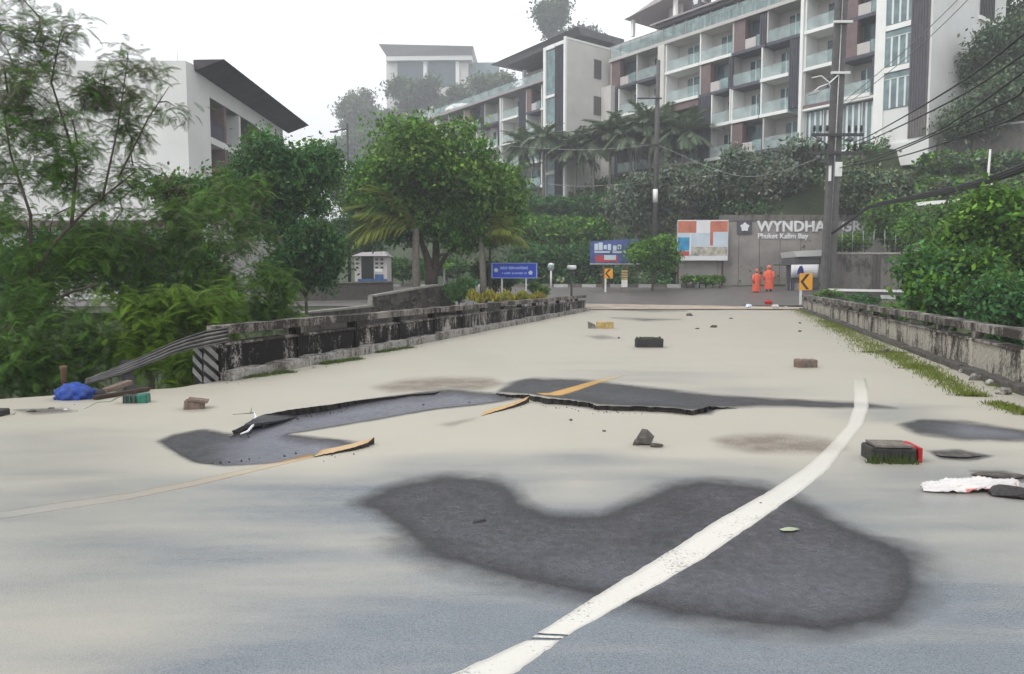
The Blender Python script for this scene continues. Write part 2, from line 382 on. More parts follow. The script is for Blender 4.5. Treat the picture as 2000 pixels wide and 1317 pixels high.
def surf_nodes(n):
    """shared colour of the flooded road: beige silt, thin wet film in painted sky tones, bare wet asphalt"""
    A = {k: N(n, 'ShaderNodeAttribute', attribute_name=k).outputs['Fac'] for k in ('bare', 'brown', 'film', 'pool')}
    geo = N(n, 'ShaderNodeNewGeometry'); pos = geo.outputs['Position']
    big = noise(n, .7, 3, .6, vec=pos); mid = noise(n, 4, 4, .65, vec=pos); fine = noise(n, 60, 2, .7, vec=pos); grit = N(n, 'ShaderNodeTexVoronoi'); grit.inputs['Scale'].default_value = 120
    n.links.new(pos, grit.inputs['Vector'])
    mp = N(n, 'ShaderNodeMapping'); mp.inputs['Scale'].default_value = (.35, 1.6, 1); mp.inputs['Rotation'].default_value = (0, 0, -.35)
    n.links.new(pos, mp.inputs['Vector']); streak = noise(n, 1.6, 4, .6, vec=mp.outputs[0])
    film = mth(n, 'ADD', A['film'], mth(n, 'MULTIPLY', mth(n, 'SUBTRACT', streak.outputs[0], .5), mth(n, 'MULTIPLY_ADD', A['film'], .9, .42)))
    film = ramp(n, film, [(.08, 0.0), (.95, 1.0)]).outputs[0]
    e2 = noise(n, 1.6, 4, .7, vec=pos); n20 = noise(n, 18, 3, .7, vec=pos); wob = mth(n, 'ADD', mth(n, 'MULTIPLY', mth(n, 'SUBTRACT', mid.outputs[0], .5), .30), mth(n, 'MULTIPLY', mth(n, 'SUBTRACT', e2.outputs[0], .5), .75))
    wob = mth(n, 'ADD', wob, mth(n, 'ADD', mth(n, 'MULTIPLY', mth(n, 'SUBTRACT', n20.outputs[0], .5), .16), mth(n, 'MULTIPLY', mth(n, 'SUBTRACT', fine.outputs[0], .5), .20)))
    wob = mth(n, 'MULTIPLY', wob, ramp(n, A['bare'], [(.0, 0.0), (.3, 1.0), (.55, 1.0), (.8, .25)]).outputs[0])
    core = mth(n, 'ADD', A['bare'], wob)
    bare = ramp(n, core, [(.05, 0.0), (.27, .55), (.50, 1.0)]).outputs[0]
    bare = mth(n, 'MULTIPLY', bare, ramp(n, A['bare'], [(.02, 0.0), (.12, 1.0)]).outputs[0])
    silt = mixc(n, big.outputs[0], (.362, .336, .276), (.448, .420, .352))
    silt = mixc(n, mth(n, 'MULTIPLY', mid.outputs[0], .5), silt, (.405, .381, .333))
    silt = mixc(n, ramp(n, fine.outputs[0], [(.62, 0.0), (.8, .35)]).outputs[0], silt, (.33, .29, .235))
    film_sheen_col = mixc(n, mid.outputs[0], (.135, .160, .190), (.195, .22, .245))  # sky reflection is painted into this blue-grey film colour
    g2 = noise(n, 150, 2, .8, vec=pos)
    film_sheen_col = mixc(n, ramp(n, g2.outputs[0], [(.42, .55), (.55, 0.0)]).outputs[0], film_sheen_col, (.055, .065, .08))
    film_sheen_col = mixc(n, ramp(n, grit.outputs['Distance'], [(.15, .35), (.6, 0.0)]).outputs[0], film_sheen_col, (.25, .265, .28))
    silt = mixc(n, mth(n, 'MULTIPLY', ramp(n, g2.outputs[0], [(.36, 1.0), (.5, 0.0)]).outputs[0], .22), silt, (.26, .23, .19))
    c = mixc(n, film, silt, film_sheen_col)
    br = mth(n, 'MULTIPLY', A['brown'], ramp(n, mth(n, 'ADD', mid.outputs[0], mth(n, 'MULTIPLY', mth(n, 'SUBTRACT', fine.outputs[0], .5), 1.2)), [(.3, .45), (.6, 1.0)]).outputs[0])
    c = mixc(n, br, c, (.135, .105, .08))  # brown stains, plus the contact shade painted round debris
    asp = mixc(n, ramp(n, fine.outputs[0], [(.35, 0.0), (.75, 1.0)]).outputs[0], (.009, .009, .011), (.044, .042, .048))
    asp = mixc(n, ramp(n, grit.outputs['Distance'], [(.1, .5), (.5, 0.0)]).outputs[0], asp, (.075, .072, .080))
    inner_sheen = mth(n, 'MULTIPLY', ramp(n, core, [(.60, 0.0), (.95, 1.0)]).outputs[0], ramp(n, mth(n, 'ADD', mth(n, 'MULTIPLY', e2.outputs[0], .7), mth(n, 'MULTIPLY', n20.outputs[0], .3)), [(.38, .0), (.58, 1.0)]).outputs[0])
    asp = mixc(n, mth(n, 'MULTIPLY', inner_sheen, .5), asp, (.088, .087, .104))  # lighter patch interior: sky reflection painted into the asphalt colour
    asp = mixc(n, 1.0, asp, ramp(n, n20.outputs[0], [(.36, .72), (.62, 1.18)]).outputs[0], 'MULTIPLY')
    asp = mixc(n, mth(n, 'MULTIPLY', A['pool'], ramp(n, mth(n, 'ADD', mth(n, 'MULTIPLY', e2.outputs[0], .6), mth(n, 'MULTIPLY', n20.outputs[0], .4)), [(.32, .5), (.55, 1.0)]).outputs[0]), asp, (.165, .168, .200))  # silty water colour, and the bluish sheen painted on the patch
    c = mixc(n, bare, c, asp)
    rough = mixc(n, bare, mixc(n, film, .46, .24), mixc(n, inner_sheen, .42, .24))
    hgt = mth(n, 'MULTIPLY', mth(n, 'ADD', fine.outputs[0], mth(n, 'MULTIPLY', grit.outputs['Distance'], .8)), mth(n, 'MULTIPLY_ADD', bare, .9, mth(n, 'MULTIPLY_ADD', film, .35, .10)))
    return c, rough, hgt, film, bare, mid, fine
m, n, b, out = new_mat('flooded_road')
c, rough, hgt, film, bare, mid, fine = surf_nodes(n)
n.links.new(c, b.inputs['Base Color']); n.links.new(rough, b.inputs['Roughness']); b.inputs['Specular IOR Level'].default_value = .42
bump(n, b, hgt, .55, .006)
def paint_mat(name, col, cover):
    m, n, b, out = new_mat(name)
    c, rough, hgt, film, bare, mid, fine = surf_nodes(n)
    wear = ramp(n, mth(n, 'ADD', mth(n, 'MULTIPLY', fine.outputs[0], .6), mth(n, 'MULTIPLY', mid.outputs[0], .5)), [(.40, 1.0), (.50, 0.0)]).outputs[0]
    a = N(n, 'ShaderNodeAttribute', attribute_name='fade').outputs['Fac']
    pc = mixc(n, mid.outputs[0], col, tuple(x * .86 for x in col))
    k = mth(n, 'MAXIMUM', mth(n, 'MULTIPLY', wear, .7), mth(n, 'MULTIPLY', a, cover))
    n.links.new(mixc(n, k, pc, c), b.inputs['Base Color']); b.inputs['Roughness'].default_value = .5; b.inputs['Specular IOR Level'].default_value = .35
    bump(n, b, fine.outputs[0], .25, .004)
paint_mat('paint_white', (.70, .68, .62), 1.0); paint_mat('paint_yellow', (.56, .32, .085), 1.0)
m, n, b, out = new_mat('slab_edge')
t = noise(n, 40, 5, .7); r = ramp(n, t.outputs[0], [(.35, (.008, .007, .007)), (.75, (.05, .045, .042))])
n.links.new(r.outputs[0], b.inputs['Base Color']); b.inputs['Roughness'].default_value = .7; bump(n, b, t.outputs[0], .8, .01)
# terrain and far road materials
m, n, b, out = new_mat('terrain_green')
t = noise(n, .5, 6, .65); t2 = noise(n, 6, 4)
n.links.new(mixc(n, mth(n, 'MULTIPLY', t2.outputs[0], .6), ramp(n, t.outputs[0], [(.35, (.020, .034, .014)), (.6, (.05, .075, .026)), (.8, (.08, .085, .04))]).outputs[0], (.04, .045, .02)), b.inputs['Base Color'])
b.inputs['Roughness'].default_value = .95; bump(n, b, t2.outputs[0], .7, .15)
m, n, b, out = new_mat('far_asphalt')
t = noise(n, 1.2, 5); t2 = noise(n, 14, 4)
n.links.new(mixc(n, mth(n, 'MULTIPLY', t2.outputs[0], .4), ramp(n, t.outputs[0], [(.3, (.075, .07, .072)), (.7, (.14, .13, .125))]).outputs[0], (.19, .17, .15)), b.inputs['Base Color'])
b.inputs['Roughness'].default_value = .45
plain('sandy', (.36, .30, .24), .8, .25, 1.0, bmp=.2)
plain('far_paint', (.50, .50, .49), .6, .2, 3)

# ------------------------------------------------------------------ terrain sheet
xs = np.concatenate([np.linspace(-900, -150, 16), np.arange(-146, -40, 4.0), np.arange(-40, 70, 1.0), np.arange(70, 180, 4.0), np.linspace(184, 900, 16)])
ys = np.concatenate([np.linspace(-300, -12, 8), np.arange(-10, 80, .75), np.arange(80, 260, 4.0), np.linspace(264, 1500, 18)])
XX, YY = np.meshgrid(xs, ys); ZZ = terrain_z(XX, YY) + 0.25 * np.sin(XX * .31 + 1) * np.cos(YY * .27) * (sstep(58, 90, YY))
nx, ny = len(xs), len(ys); ii = (np.arange(ny - 1)[:, None] * nx + np.arange(nx - 1)[None, :]).ravel()
me = np_mesh('terrain', np.stack([XX.ravel(), YY.ravel(), ZZ.ravel()], 1), np.stack([ii, ii + 1, ii + nx + 1, ii + nx], 1), smooth=True)
me.materials.append(M['terrain_green']); tag(link(bpy.data.objects.new('terrain', me)), kind='structure')

# ------------------------------------------------------------------ flooded road sheet over the bridge
us = np.arange(-10.5, 4.15, .058)
vs = [-3.0]
while vs[-1] < 43.0: vs.append(vs[-1] + .035 + .0045 * max(0, vs[-1]))
vs = np.array(vs)
U, V = np.meshgrid(us, vs)
def road_z(x, y): return .083 * np.maximum(0, y - 40)
RX = U * BC + V * BS; RY = -U * BS + V * BC
RZ = road_z(RX, RY) + .006 * np.sin(RX * 1.7) * np.sin(RY * 1.3 + .5)
# the sunken, washed-out triangle
px, py = topix(RX, RY, np.zeros_like(RX))
sunk = sstep(0, 26, sd_poly(px, py, BARE[1][0]))
RZ = RZ - .045 * sunk
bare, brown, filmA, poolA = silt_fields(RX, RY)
keep = (U > -7.25) | (V + (-U - 7.2) * 1.05 < 9.0)
edge_drop = np.clip((V + (-U - 7.2) * 1.05 - 8.3) / .7, 0, 1) * (U < -7.2)
RZ = RZ - .25 * edge_drop ** 2
nu, nv = len(us), len(vs)
ii = (np.arange(nv - 1)[:, None] * nu + np.arange(nu - 1)[None, :]).ravel()
Fq = np.stack([ii, ii + 1, ii + nu + 1, ii + nu], 1)
kf = keep.ravel(); Fq = Fq[kf[Fq].all(1)]
used = np.unique(Fq); remap = np.full(nu * nv, -1); remap[used] = np.arange(len(used)); Fq = remap[Fq]
sel = lambda a: a.ravel()[used]
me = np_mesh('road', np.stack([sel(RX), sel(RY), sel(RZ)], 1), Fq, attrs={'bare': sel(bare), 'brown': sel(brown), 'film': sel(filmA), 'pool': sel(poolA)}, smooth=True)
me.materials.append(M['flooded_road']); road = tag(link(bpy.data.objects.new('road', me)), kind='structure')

# bridge deck under the road sheet
dk = MB(); p = [UV(-7.6, 8.8), UV(4.3, 8.8), UV(4.3, 42), UV(-7.6, 42)]
dk.prism(p, -.75, -.12); tag(dk.build('bridge_deck', M['block_grey']), kind='structure')

# painted lines: strips that follow the road, each a sheet of its own
def strip(name, L, R, mat, dz=.0035, fade=None, sub=10, wob=.004, nw=4, lift=None):
    pts = []; fd = []
    L = [G(*p) for p in L]; R = [G(*p) for p in R]; n = len(L)
    for i in range(n - 1):
        for k in range(sub):
            t = k / sub; pts.append((L[i].lerp(L[i + 1], t), R[i].lerp(R[i + 1], t))); fd.append(fade[i] * (1 - t) + fade[i + 1] * t)
    pts.append((L[-1], R[-1])); fd.append(fade[-1])
    V = []; fa = []
    for (l, r), f in zip(pts, fd):
        for j in range(-1, nw + 2):
            sk_ = j < 0 or j > nw; j = min(max(j, 0), nw)
            q = l.lerp(r, j / nw)
            if j in (0, nw) and not sk_: q0 = q
            if False: q = q + Vector((random.uniform(-wob, wob), random.uniform(-wob, wob), 0))
            V.append((q.x, q.y, float(road_z(q.x, q.y)) + .006 * math.sin(q.x * 1.7) * math.sin(q.y * 1.3 + .5) + (dz + (lift(q) if lift else 0) if not sk_ else (-.02 if not lift else dz + lift(q) - .008)))); fa.append(f)
    V = np.array(V); m_ = nw + 3
    for i in range(len(pts)):
        for e_ in ((0, 1), (nw + 2, nw + 1)):
            d_ = (random.uniform(-wob, wob), random.uniform(-wob, wob))
            for k_ in e_: V[i * m_ + k_, 0] += d_[0]; V[i * m_ + k_, 1] += d_[1]
    F = [(i * m_ + j, i * m_ + j + 1, (i + 1) * m_ + j + 1, (i + 1) * m_ + j) for i in range(len(pts) - 1) for j in range(nw + 2)]
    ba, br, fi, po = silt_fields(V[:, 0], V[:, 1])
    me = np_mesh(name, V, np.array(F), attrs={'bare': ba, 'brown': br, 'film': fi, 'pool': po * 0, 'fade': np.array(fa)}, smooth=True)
    me.materials.append(mat); o = link(bpy.data.objects.new(name, me), road); return o
EDGE_B = [(968, 770), (1000, 777), (1028, 780), (1060, 789), (1110, 792), (1150, 795), (1165, 801), (1250, 803), (1330, 808), (1350, 813), (1378, 806), (1385, 801), (1440, 799)]
H_B = [.01, .05, .075, .055, .05, .055, .06, .055, .01]
_eb = [toUV(*G(*p)[:2]) for p in EDGE_B]
def slab_b_z(q):                       # height of the lifted slab's top under a point
    u, v = toUV(q.x, q.y); us_ = [e[0] for e in _eb]; t = v - float(np.interp(u, us_, [e[1] for e in _eb]))
    hh = float(np.interp(np.interp(u, us_, np.linspace(0, 1, len(us_))), np.linspace(0, 1, len(H_B)), H_B))
    return 0.0 if t <= 0 or t >= 1 or u < us_[0] or u > us_[-1] else max(0.0, hh * (1 - t) ** 1.3 - .02 * t)
strip('edge_line', [(700, 1400), (868, 1326), (1030, 1252)], [(840, 1400), (990, 1326), (1094, 1252)], M['paint_white'], fade=[.12, .12, .15])
strip('edge_line', [(1040, 1246), (1046, 1242)], [(1098, 1248), (1102, 1244)], M['paint_white'], fade=[.1, .1], sub=2)
strip('edge_line', [(1050, 1238), (1170, 1160), (1290, 1087), (1400, 1018), (1500, 962), (1570, 915), (1622, 868), (1655, 830), (1668, 795), (1668, 768), (1664, 740)],
      [(1108, 1240), (1250, 1160), (1378, 1087), (1480, 1018), (1562, 962), (1618, 915), (1655, 868), (1686, 830), (1697, 795), (1697, 768), (1690, 740)], M['paint_white'],
      fade=[.12, .10, .08, .08, .16, .36, .5, .5, .3, .5, 1.0])
strip('centre_line', [(-60, 1010), (100, 985), (250, 965), (390, 938), (500, 913), (610, 886)], [(-60, 1024), (100, 999), (250, 977), (390, 948), (500, 921), (612, 893)], M['paint_yellow'],
      fade=[1.0, .95, .90, .82, .80, .55])
strip('centre_line', [(1046, 773), (1075, 768), (1110, 759), (1150, 748), (1185, 739), (1215, 731)], [(1060, 777), (1095, 773), (1130, 763), (1165, 751), (1195, 742), (1222, 733)], M['paint_yellow'],
      dz=.005, lift=slab_b_z, fade=[.05, .05, .1, .25, .6, 1.0])

# lifted asphalt slabs: broken near edge proud of the road, back edge running into the road
def slab(name, edge, depth, h, label, mat_top, n_sub=8, tilt=None, fade=None, thick=.07, proud=False):
    pts = []
    for i in range(len(edge) - 1):
        for k in range(n_sub):
            t = k / n_sub; pts.append((edge[i][0] * (1 - t) + edge[i + 1][0] * t, edge[i][1] * (1 - t) + edge[i + 1][1] * t))
    pts.append(edge[-1]); m_ = len(pts)
    N_, V = 8, []
    hh = np.interp(np.linspace(0, 1, m_), np.linspace(0, 1, len(h)), h)
    for i, pt in enumerate(pts):
        g = G(*pt); jit = random.uniform(-.03, .03)
        for j in range(N_ + 1):
            t = j / N_; back = depth * t
            x, y = g.x + BS * (back + jit * (1 - t)), g.y + BC * (back + jit * (1 - t))
            z = hh[i] + .025 * t if proud else hh[i] * (1 - t) ** 1.3 - .02 * t
            V.append((x, y, z))
    F = [(i * (N_ + 1) + j, (i + 1) * (N_ + 1) + j, (i + 1) * (N_ + 1) + j + 1, i * (N_ + 1) + j + 1) for i in range(m_ - 1) for j in range(N_)]
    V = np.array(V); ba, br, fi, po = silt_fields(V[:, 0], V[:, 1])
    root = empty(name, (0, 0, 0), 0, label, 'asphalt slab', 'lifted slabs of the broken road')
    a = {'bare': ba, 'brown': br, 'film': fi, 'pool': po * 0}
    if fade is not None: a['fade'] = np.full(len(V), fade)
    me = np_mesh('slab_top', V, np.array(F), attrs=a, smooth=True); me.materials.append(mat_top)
    link(bpy.data.objects.new('slab_top', me), root)
    e = MB()
    for i in range(m_):
        x, y, z = V[i * (N_ + 1)]; q = random.uniform(.0, .02)
        e.v += [(x, y, z - .002), (x + BS * (.01 + q), y + BC * (.01 + q), z - .4 * max(thick, z)), (x + BS * .05, y + BC * .05, -.09)]
    for i in range(m_ - 1):
        for k in range(2): e.f.append((i * 3 + k, i * 3 + k + 1, (i + 1) * 3 + k + 1, (i + 1) * 3 + k)); e.sm.append(False)
    e.build('broken_edge', M['slab_edge'], root)
    if proud:
        e = MB()
        for i in range(m_): x, y, z = V[i * (N_ + 1) + N_]; e.v += [(x, y, z - .002), (x, y, -.09)]
        for i in range(m_ - 1): e.f.append((2 * i, 2 * i + 2, 2 * i + 3, 2 * i + 1)); e.sm.append(False)
        e.build('back_edge', M['slab_edge'], root)
    return root
slab('asphalt_slab', [(452, 850), (478, 842), (500, 830), (514, 822), (560, 812), (620, 803), (640, 800), (690, 790), (745, 781), (800, 773), (850, 768)], .9, [.035, .075, .06, .055, .045, .02, .005],
     'long mud covered asphalt slab with dark broken edge above the sunken strip', M['flooded_road'])
slab('asphalt_slab', EDGE_B, 1.0, H_B, 'dark bare asphalt slab lifted beside the yellow centre line', M['flooded_road'])
slab('asphalt_slab', [(938, 814), (960, 808), (985, 802), (1010, 795), (1027, 789)], .15, [.006, .014, .022, .034, .045], 'short yellow painted asphalt piece tilted up at the crack', M['paint_yellow'], fade=.28, proud=True)
slab('asphalt_slab', [(612, 893), (640, 889), (670, 884), (700, 878), (718, 873)], .13, [.006, .012, .02, .03, .036], 'tilted yellow painted asphalt sliver nearest the camera', M['paint_yellow'], fade=.42, proud=True)

# asphalt crumbs along the broken edges and grit washed against the kerbs
def crumbs(name, label, lines, seed, mat, smin, smax, spread):
    r = random.Random(seed); m = MB()
    for (p0, p1, cnt) in lines:
        for _ in range(cnt):
            t = r.random(); g = G(p0[0] + (p1[0] - p0[0]) * t, p0[1] + (p1[1] - p0[1]) * t); g = g + Vector((r.gauss(0, spread), -abs(r.gauss(0, spread)), 0)); s_ = r.uniform(smin, smax) * (.5 + r.random())
            vs_ = [g + Vector((r.uniform(-1, 1) * s_, r.uniform(-1, 1) * s_, -.01)) for _ in range(3)]; vs_ = [g + Vector((math.cos(a + r.uniform(-.4, .4)) * s_, math.sin(a) * s_ * .8, -.012)) for a in (0, 1.57, 3.14, 4.71)]
            m.add(vs_ + [g + Vector((r.uniform(-.4, .4) * s_, r.uniform(-.4, .4) * s_, s_ * r.uniform(.2, .6))), g + Vector((r.uniform(-.5, .1) * s_, r.uniform(-.5, .5) * s_, s_ * r.uniform(.3, .7)))], [(0, 1, 4), (1, 2, 5), (2, 3, 5), (3, 0, 4), (1, 5, 4), (3, 4, 5)])
    return tag(m.build(name, mat), label, 'gravel', None, 'stuff')
crumbs('asphalt_crumbs', 'black asphalt crumbs scattered along the broken road edges', [((460, 852), (520, 826), 26), ((520, 826), (740, 786), 40), ((1000, 782), (1150, 800), 26), ((1150, 802), (1380, 812), 34), ((620, 896), (718, 878), 10), ((940, 818), (1027, 793), 10), ((400, 905), (700, 870), 14), ((1810, 885), (1935, 898), 22)], 5, M['slab_edge'], .003, .012, .06)
crumbs('kerb_grit', 'grey grit and chips washed against both parapets', [((455, 748), (800, 684), 90), ((800, 684), (1130, 612), 60), ((1740, 700), (1990, 800), 120), ((20, 806), (160, 800), 40), ((180, 780), (300, 770), 24)], 6, M['stone_dark'], .006, .016, .07)
# far crossing road, its sandy edge, kerb and dashes
def sheet(name, outline, dz, mat, kind='structure', parent=None, res=1.2):
    xs_ = [p[0] for p in outline]; ys_ = [p[1] for p in outline]
    bm = bmesh.new(); f = bm.faces.new([bm.verts.new((x, y, 0)) for x, y in outline])
    for ax, lo, hi in ((0, min(xs_), max(xs_)), (1, min(ys_), max(ys_))):
        t = lo + res
        while t < hi:
            co = [0, 0, 0]; no = [0, 0, 0]; co[ax] = t; no[ax] = 1
            bmesh.ops.bisect_plane(bm, geom=bm.verts[:] + bm.edges[:] + bm.faces[:], plane_co=co, plane_no=no); t += res
    for v in bm.verts: v.co.z = float(road_z(v.co.x, v.co.y) if v.co.y < 56 else 1.33) + dz
    bmesh.ops.recalc_face_normals(bm, faces=bm.faces)
    me = bpy.data.meshes.new(name); bm.to_mesh(me); bm.free(); me.materials.append(mat)
    o = link(bpy.data.objects.new(name, me), parent)
    if kind: tag(o, kind=kind)
    return o
crossing = sheet('crossing_road', [(-40, 41.2), (4.6, 41.2), (17, 41.6), (46, 41.2), (46, 53.2), (-40, 54.6)], .035, M['far_asphalt'])
sheet('sandy_shoulder', [UV(-7.3, 38.5), UV(4.4, 42.2), UV(3.9, 43.6), UV(-7.9, 41.9)], .045, M['sandy'])
sheet('grass_verge', [(-40, 34.8), (2.8, 36.2), (2.9, 41.3), (-40, 41.4)], -.01, M['terrain_green'])
for x0, px_, py_ in [(0, 1170, 577), (0, 1193, 577), (0, 1218, 578), (0, 1241, 580), (0, 1264, 582), (0, 1287, 583), (0, 1310, 585), (0, 1336, 588), (0, 1360, 590)]:
    # lane dashes on the crossing
    Y = 46.5
    for _ in range(8):
        z = float(road_z(0, Y)) + .04; g = G(px_, py_, z); Y = g.y
    sheet('lane_dash', [(g.x - .30, g.y - .09), (g.x + .30, g.y - .09), (g.x + .30, g.y + .09), (g.x - .30, g.y + .09)], .042, M['far_paint'], None, crossing)
kb = MB()
for i in range(26):
    x0 = -12 + i * 1.0
    box_part('kerb_stone', M['kerb_white'] if i % 2 else M['block_grey'], crossing, x0, x0 + .98, 53.6 - .035 * i, 53.85 - .035 * i, 1.05, 1.34)
# ------------------------------------------------------------------ bridge parapets
def chunky(name, mat, parent, x0, x1, y0, y1, z0, z1, seed, amp=.008, nx=6):
    """weathered concrete block: a box whose long edges are chipped"""
    r = random.Random(seed); m = MB(); ring = []
    for i in range(nx + 1):
        x = x0 + (x1 - x0) * i / nx
        j = lambda: r.uniform(-amp, amp)
        ring.append([(x, y0 + j(), z0), (x, y1 + j(), z0), (x, y1 + j(), z1 + j()), (x, y0 + j(), z1 + j())])
    vs = [p for q in ring for p in q]; fs = [(0, 3, 2, 1), tuple(nx * 4 + k for k in range(4))]
    for i in range(nx):
        for k in range(4): fs.append((i * 4 + k, i * 4 + (k + 1) % 4, (i + 1) * 4 + (k + 1) % 4, (i + 1) * 4 + k))
    m.add(vs, fs); return m.build(name, mat, parent, bevel=.006)
def parapet(name, label, u_in, side, v0, v1, mats, seg, kerb_h, kerb_w):
    x, y = UV(u_in, 0); root = empty(name, (x, y, 0), math.pi / 2 - YAW, label, 'parapet', 'stained concrete parapets of the bridge')
    # local x = along the bridge, local y = to the left;  s maps "outwards"
    s = 1 if side == 'L' else -1
    def yy(a, b_): return (a * s, b_ * s) if s > 0 else (b_ * s, a * s)
    k = 0; v = v0
    while v < v1 - .01:
        e = min(v + seg, v1)
        a, b_ = yy(-kerb_w, .02); chunky('kerb', mats[3], root, v, e - .012, a, b_, -.05, kerb_h + random.uniform(-.02, .02), 10 + k, .022, 8)
        a, b_ = yy(.03, .17); chunky('panel', mats[0], root, v + .14, e - .004, a, b_, -.3, .50, 50 + k)
        a, b_ = yy(.0, .22); chunky('pilaster', mats[1], root, v - .004, v + .138, a, b_, -.3, .535, 90 + k)
        a, b_ = yy(-.012, .20); chunky('ledge', mats[2], root, v + .142, e - .008, a, b_, .502, .545, 130 + k)
        a, b_ = yy(.04, .19); chunky('rail_post', mats[1], root, v + .002, v + .15, a, b_, .547, .665, 170 + k)
        a, b_ = yy(-.03, .22); chunky('top_rail', mats[2], root, v, e - .006, a, b_, .667, .80 + random.uniform(-.006, .006), 210 + k, .012)
        v = e; k += 1
    return root
parapet('bridge_parapet', 'dark mould stained concrete parapet with pale kerb on the left of the bridge', -7.12, 'L', 9.15, 37.8,
        (M['concrete_left'], M['concrete_left'], M['concrete_cap'], M['concrete_kerb']), 2.05, .16, .22)
parapet('bridge_parapet', 'beige streaked concrete parapet with long slots on the right of the bridge', 3.72, 'R', 4.6, 42.4,
        (M['concrete_right'], M['concrete_right'], M['concrete_cap'], M['stone_dark']), 2.2, .10, .16)
# striped end post of the left parapet
x, y = UV(-7.12, 8.8)
ep = empty('end_post', (x, y, 0), math.pi / 2 - YAW, 'black and white striped end post of the left parapet', 'post')
MB().hexa([(-.02, .02, -.3), (.30, .02, -.3), (.30, .20, -.3), (-.02, .20, -.3), (.04, .02, .50), (.30, .02, .50), (.30, .18, .50), (.04, .18, .50)]).build('post_core', M['black_paint'], ep, bevel=.01)
plain('stripe_grey', (.22, .22, .22), .7, .25, 9)
for k in range(4):
    z0 = -.20 + k * .165
    MB().plate([(0.315, z0), (0.315, z0 + .085), (.018 + .02 * k / 4, z0 + .30), (.0 + .02 * k / 4, z0 + .215)], 0.006, .0195).build('stripe', M['stripe_grey'], ep)
    # stripes on the face towards the camera
    lo = z0 + .215
    if lo < .45: MB().add([(-.031 + .07 * max(0, lo) * .9, .022, lo), (-.031 + .07 * max(0, lo) * .9, .022, lo + .085), (-.034 + .06 * max(0, lo + .2), .175, lo + .22), (-.034 + .06 * max(0, lo + .1), .175, lo + .135)], [(0, 1, 2, 3)]).build('stripe', M['stripe_grey'], ep)
# slumped ridged guard rail: ridged band bent down from the end post to the mud
gr = empty('guard_rail', (0, 0, 0), 0, 'bent grey ridged guard rail slumped from the striped post to the mud', 'guard rail')
path = [(P(446, 640, 10.55), P(448, 668, 10.5)), (P(400, 648, 10.5), P(402, 678, 10.42)), (P(352, 664, 10.35), P(350, 690, 10.25)), (P(300, 687, 10.2), P(298, 710, 10.1)), (P(250, 709, 10.0), P(248, 729, 9.9)), (P(205, 727, 9.8), P(203, 743, 9.72)), (P(168, 741, 9.65), P(166, 752, 9.6))]
nr = 34; V_ = []; F_ = []
def cat(pts, t):
    k = min(int(t * (len(pts) - 1)), len(pts) - 2); f = t * (len(pts) - 1) - k
    p0, p1, p2, p3 = pts[max(k - 1, 0)], pts[k], pts[k + 1], pts[min(k + 2, len(pts) - 1)]
    return .5 * ((2 * p1) + (p2 - p0) * f + (2 * p0 - 5 * p1 + 4 * p2 - p3) * f * f + (3 * p1 - p0 - 3 * p2 + p3) * f ** 3)
for i in range(41):
    t = i / 40; a = cat([p[0] for p in path], t); b_ = cat([p[1] for p in path], t)
    d = (cat([p[0] for p in path], min(1, t + .02)) - cat([p[0] for p in path], max(0, t - .02))).normalized()
    w_ = (b_ - a); nn = d.cross(w_).normalized()
    for j in range(nr + 1):
        q = a.lerp(b_, j / nr) + nn * (.022 * math.cos(j / nr * 2 * math.pi * 4) + .004 * math.sin(i * 1.3))
        V_.append(q)
for i in range(40):
    for j in range(nr): F_.append((i * (nr + 1) + j, i * (nr + 1) + j + 1, (i + 1) * (nr + 1) + j + 1, (i + 1) * (nr + 1) + j))
m_ = MB(); m_.add(V_, F_, True); o = m_.build('rail_beam', M['rail_steel'], gr); sm = o.modifiers.new('thick', 'SOLIDIFY'); sm.thickness = .012
MB().bar(P(245, 705, 10.1), P(255, 775, 10.0), .12).build('rail_post', M['dark_steel'], gr)

# stepped stone wall on the far bank
def wall_run(root, x0, x1, y0, y1, z0, zt0, zt1, mat, cap, thick=.35, caph=.09, name='wall_panel'):
    m = MB(); dx, dy = x1 - x0, y1 - y0; L = math.hypot(dx, dy); nx, ny = -dy / L * thick / 2, dx / L * thick / 2
    m.hexa([(x0 - nx, y0 - ny, z0), (x1 - nx, y1 - ny, z0), (x1 + nx, y1 + ny, z0), (x0 + nx, y0 + ny, z0), (x0 - nx, y0 - ny, zt0), (x1 - nx, y1 - ny, zt1), (x1 + nx, y1 + ny, zt1), (x0 + nx, y0 + ny, zt0)])
    m.build(name, mat, root)
    if cap:
        m = MB(); k = 1.3
        m.hexa([(x0 - nx * k, y0 - ny * k, zt0 + .002), (x1 - nx * k, y1 - ny * k, zt1 + .002), (x1 + nx * k, y1 + ny * k, zt1 + .002), (x0 + nx * k, y0 + ny * k, zt0 + .002), (x0 - nx * k, y0 - ny * k, zt0 + caph), (x1 - nx * k, y1 - ny * k, zt1 + caph), (x1 + nx * k, y1 + ny * k, zt1 + caph), (x0 + nx * k, y0 + ny * k, zt0 + caph)])
        m.build('coping', cap, root)
plain('pale_coping', (.30, .285, .255), .8, .25, 4)
sw = empty('stone_wall', (0, 0, 0), 0, 'brown rubble stone wall with sloping pale coping beside the forked tree', 'wall')
a = P(727, 580, 34.2); b_ = P(850, 559, 36.5); c_ = P(885, 557, 37.2)
wall_run(sw, a.x, b_.x, a.y, b_.y, -3.4, a.z, b_.z, M['stone_wall'], M['pale_coping'])
wall_run(sw, b_.x + .02, c_.x, b_.y, c_.y, -3.4, b_.z - .02, c_.z, M['stone_wall'], None)
rs = random.Random(5)
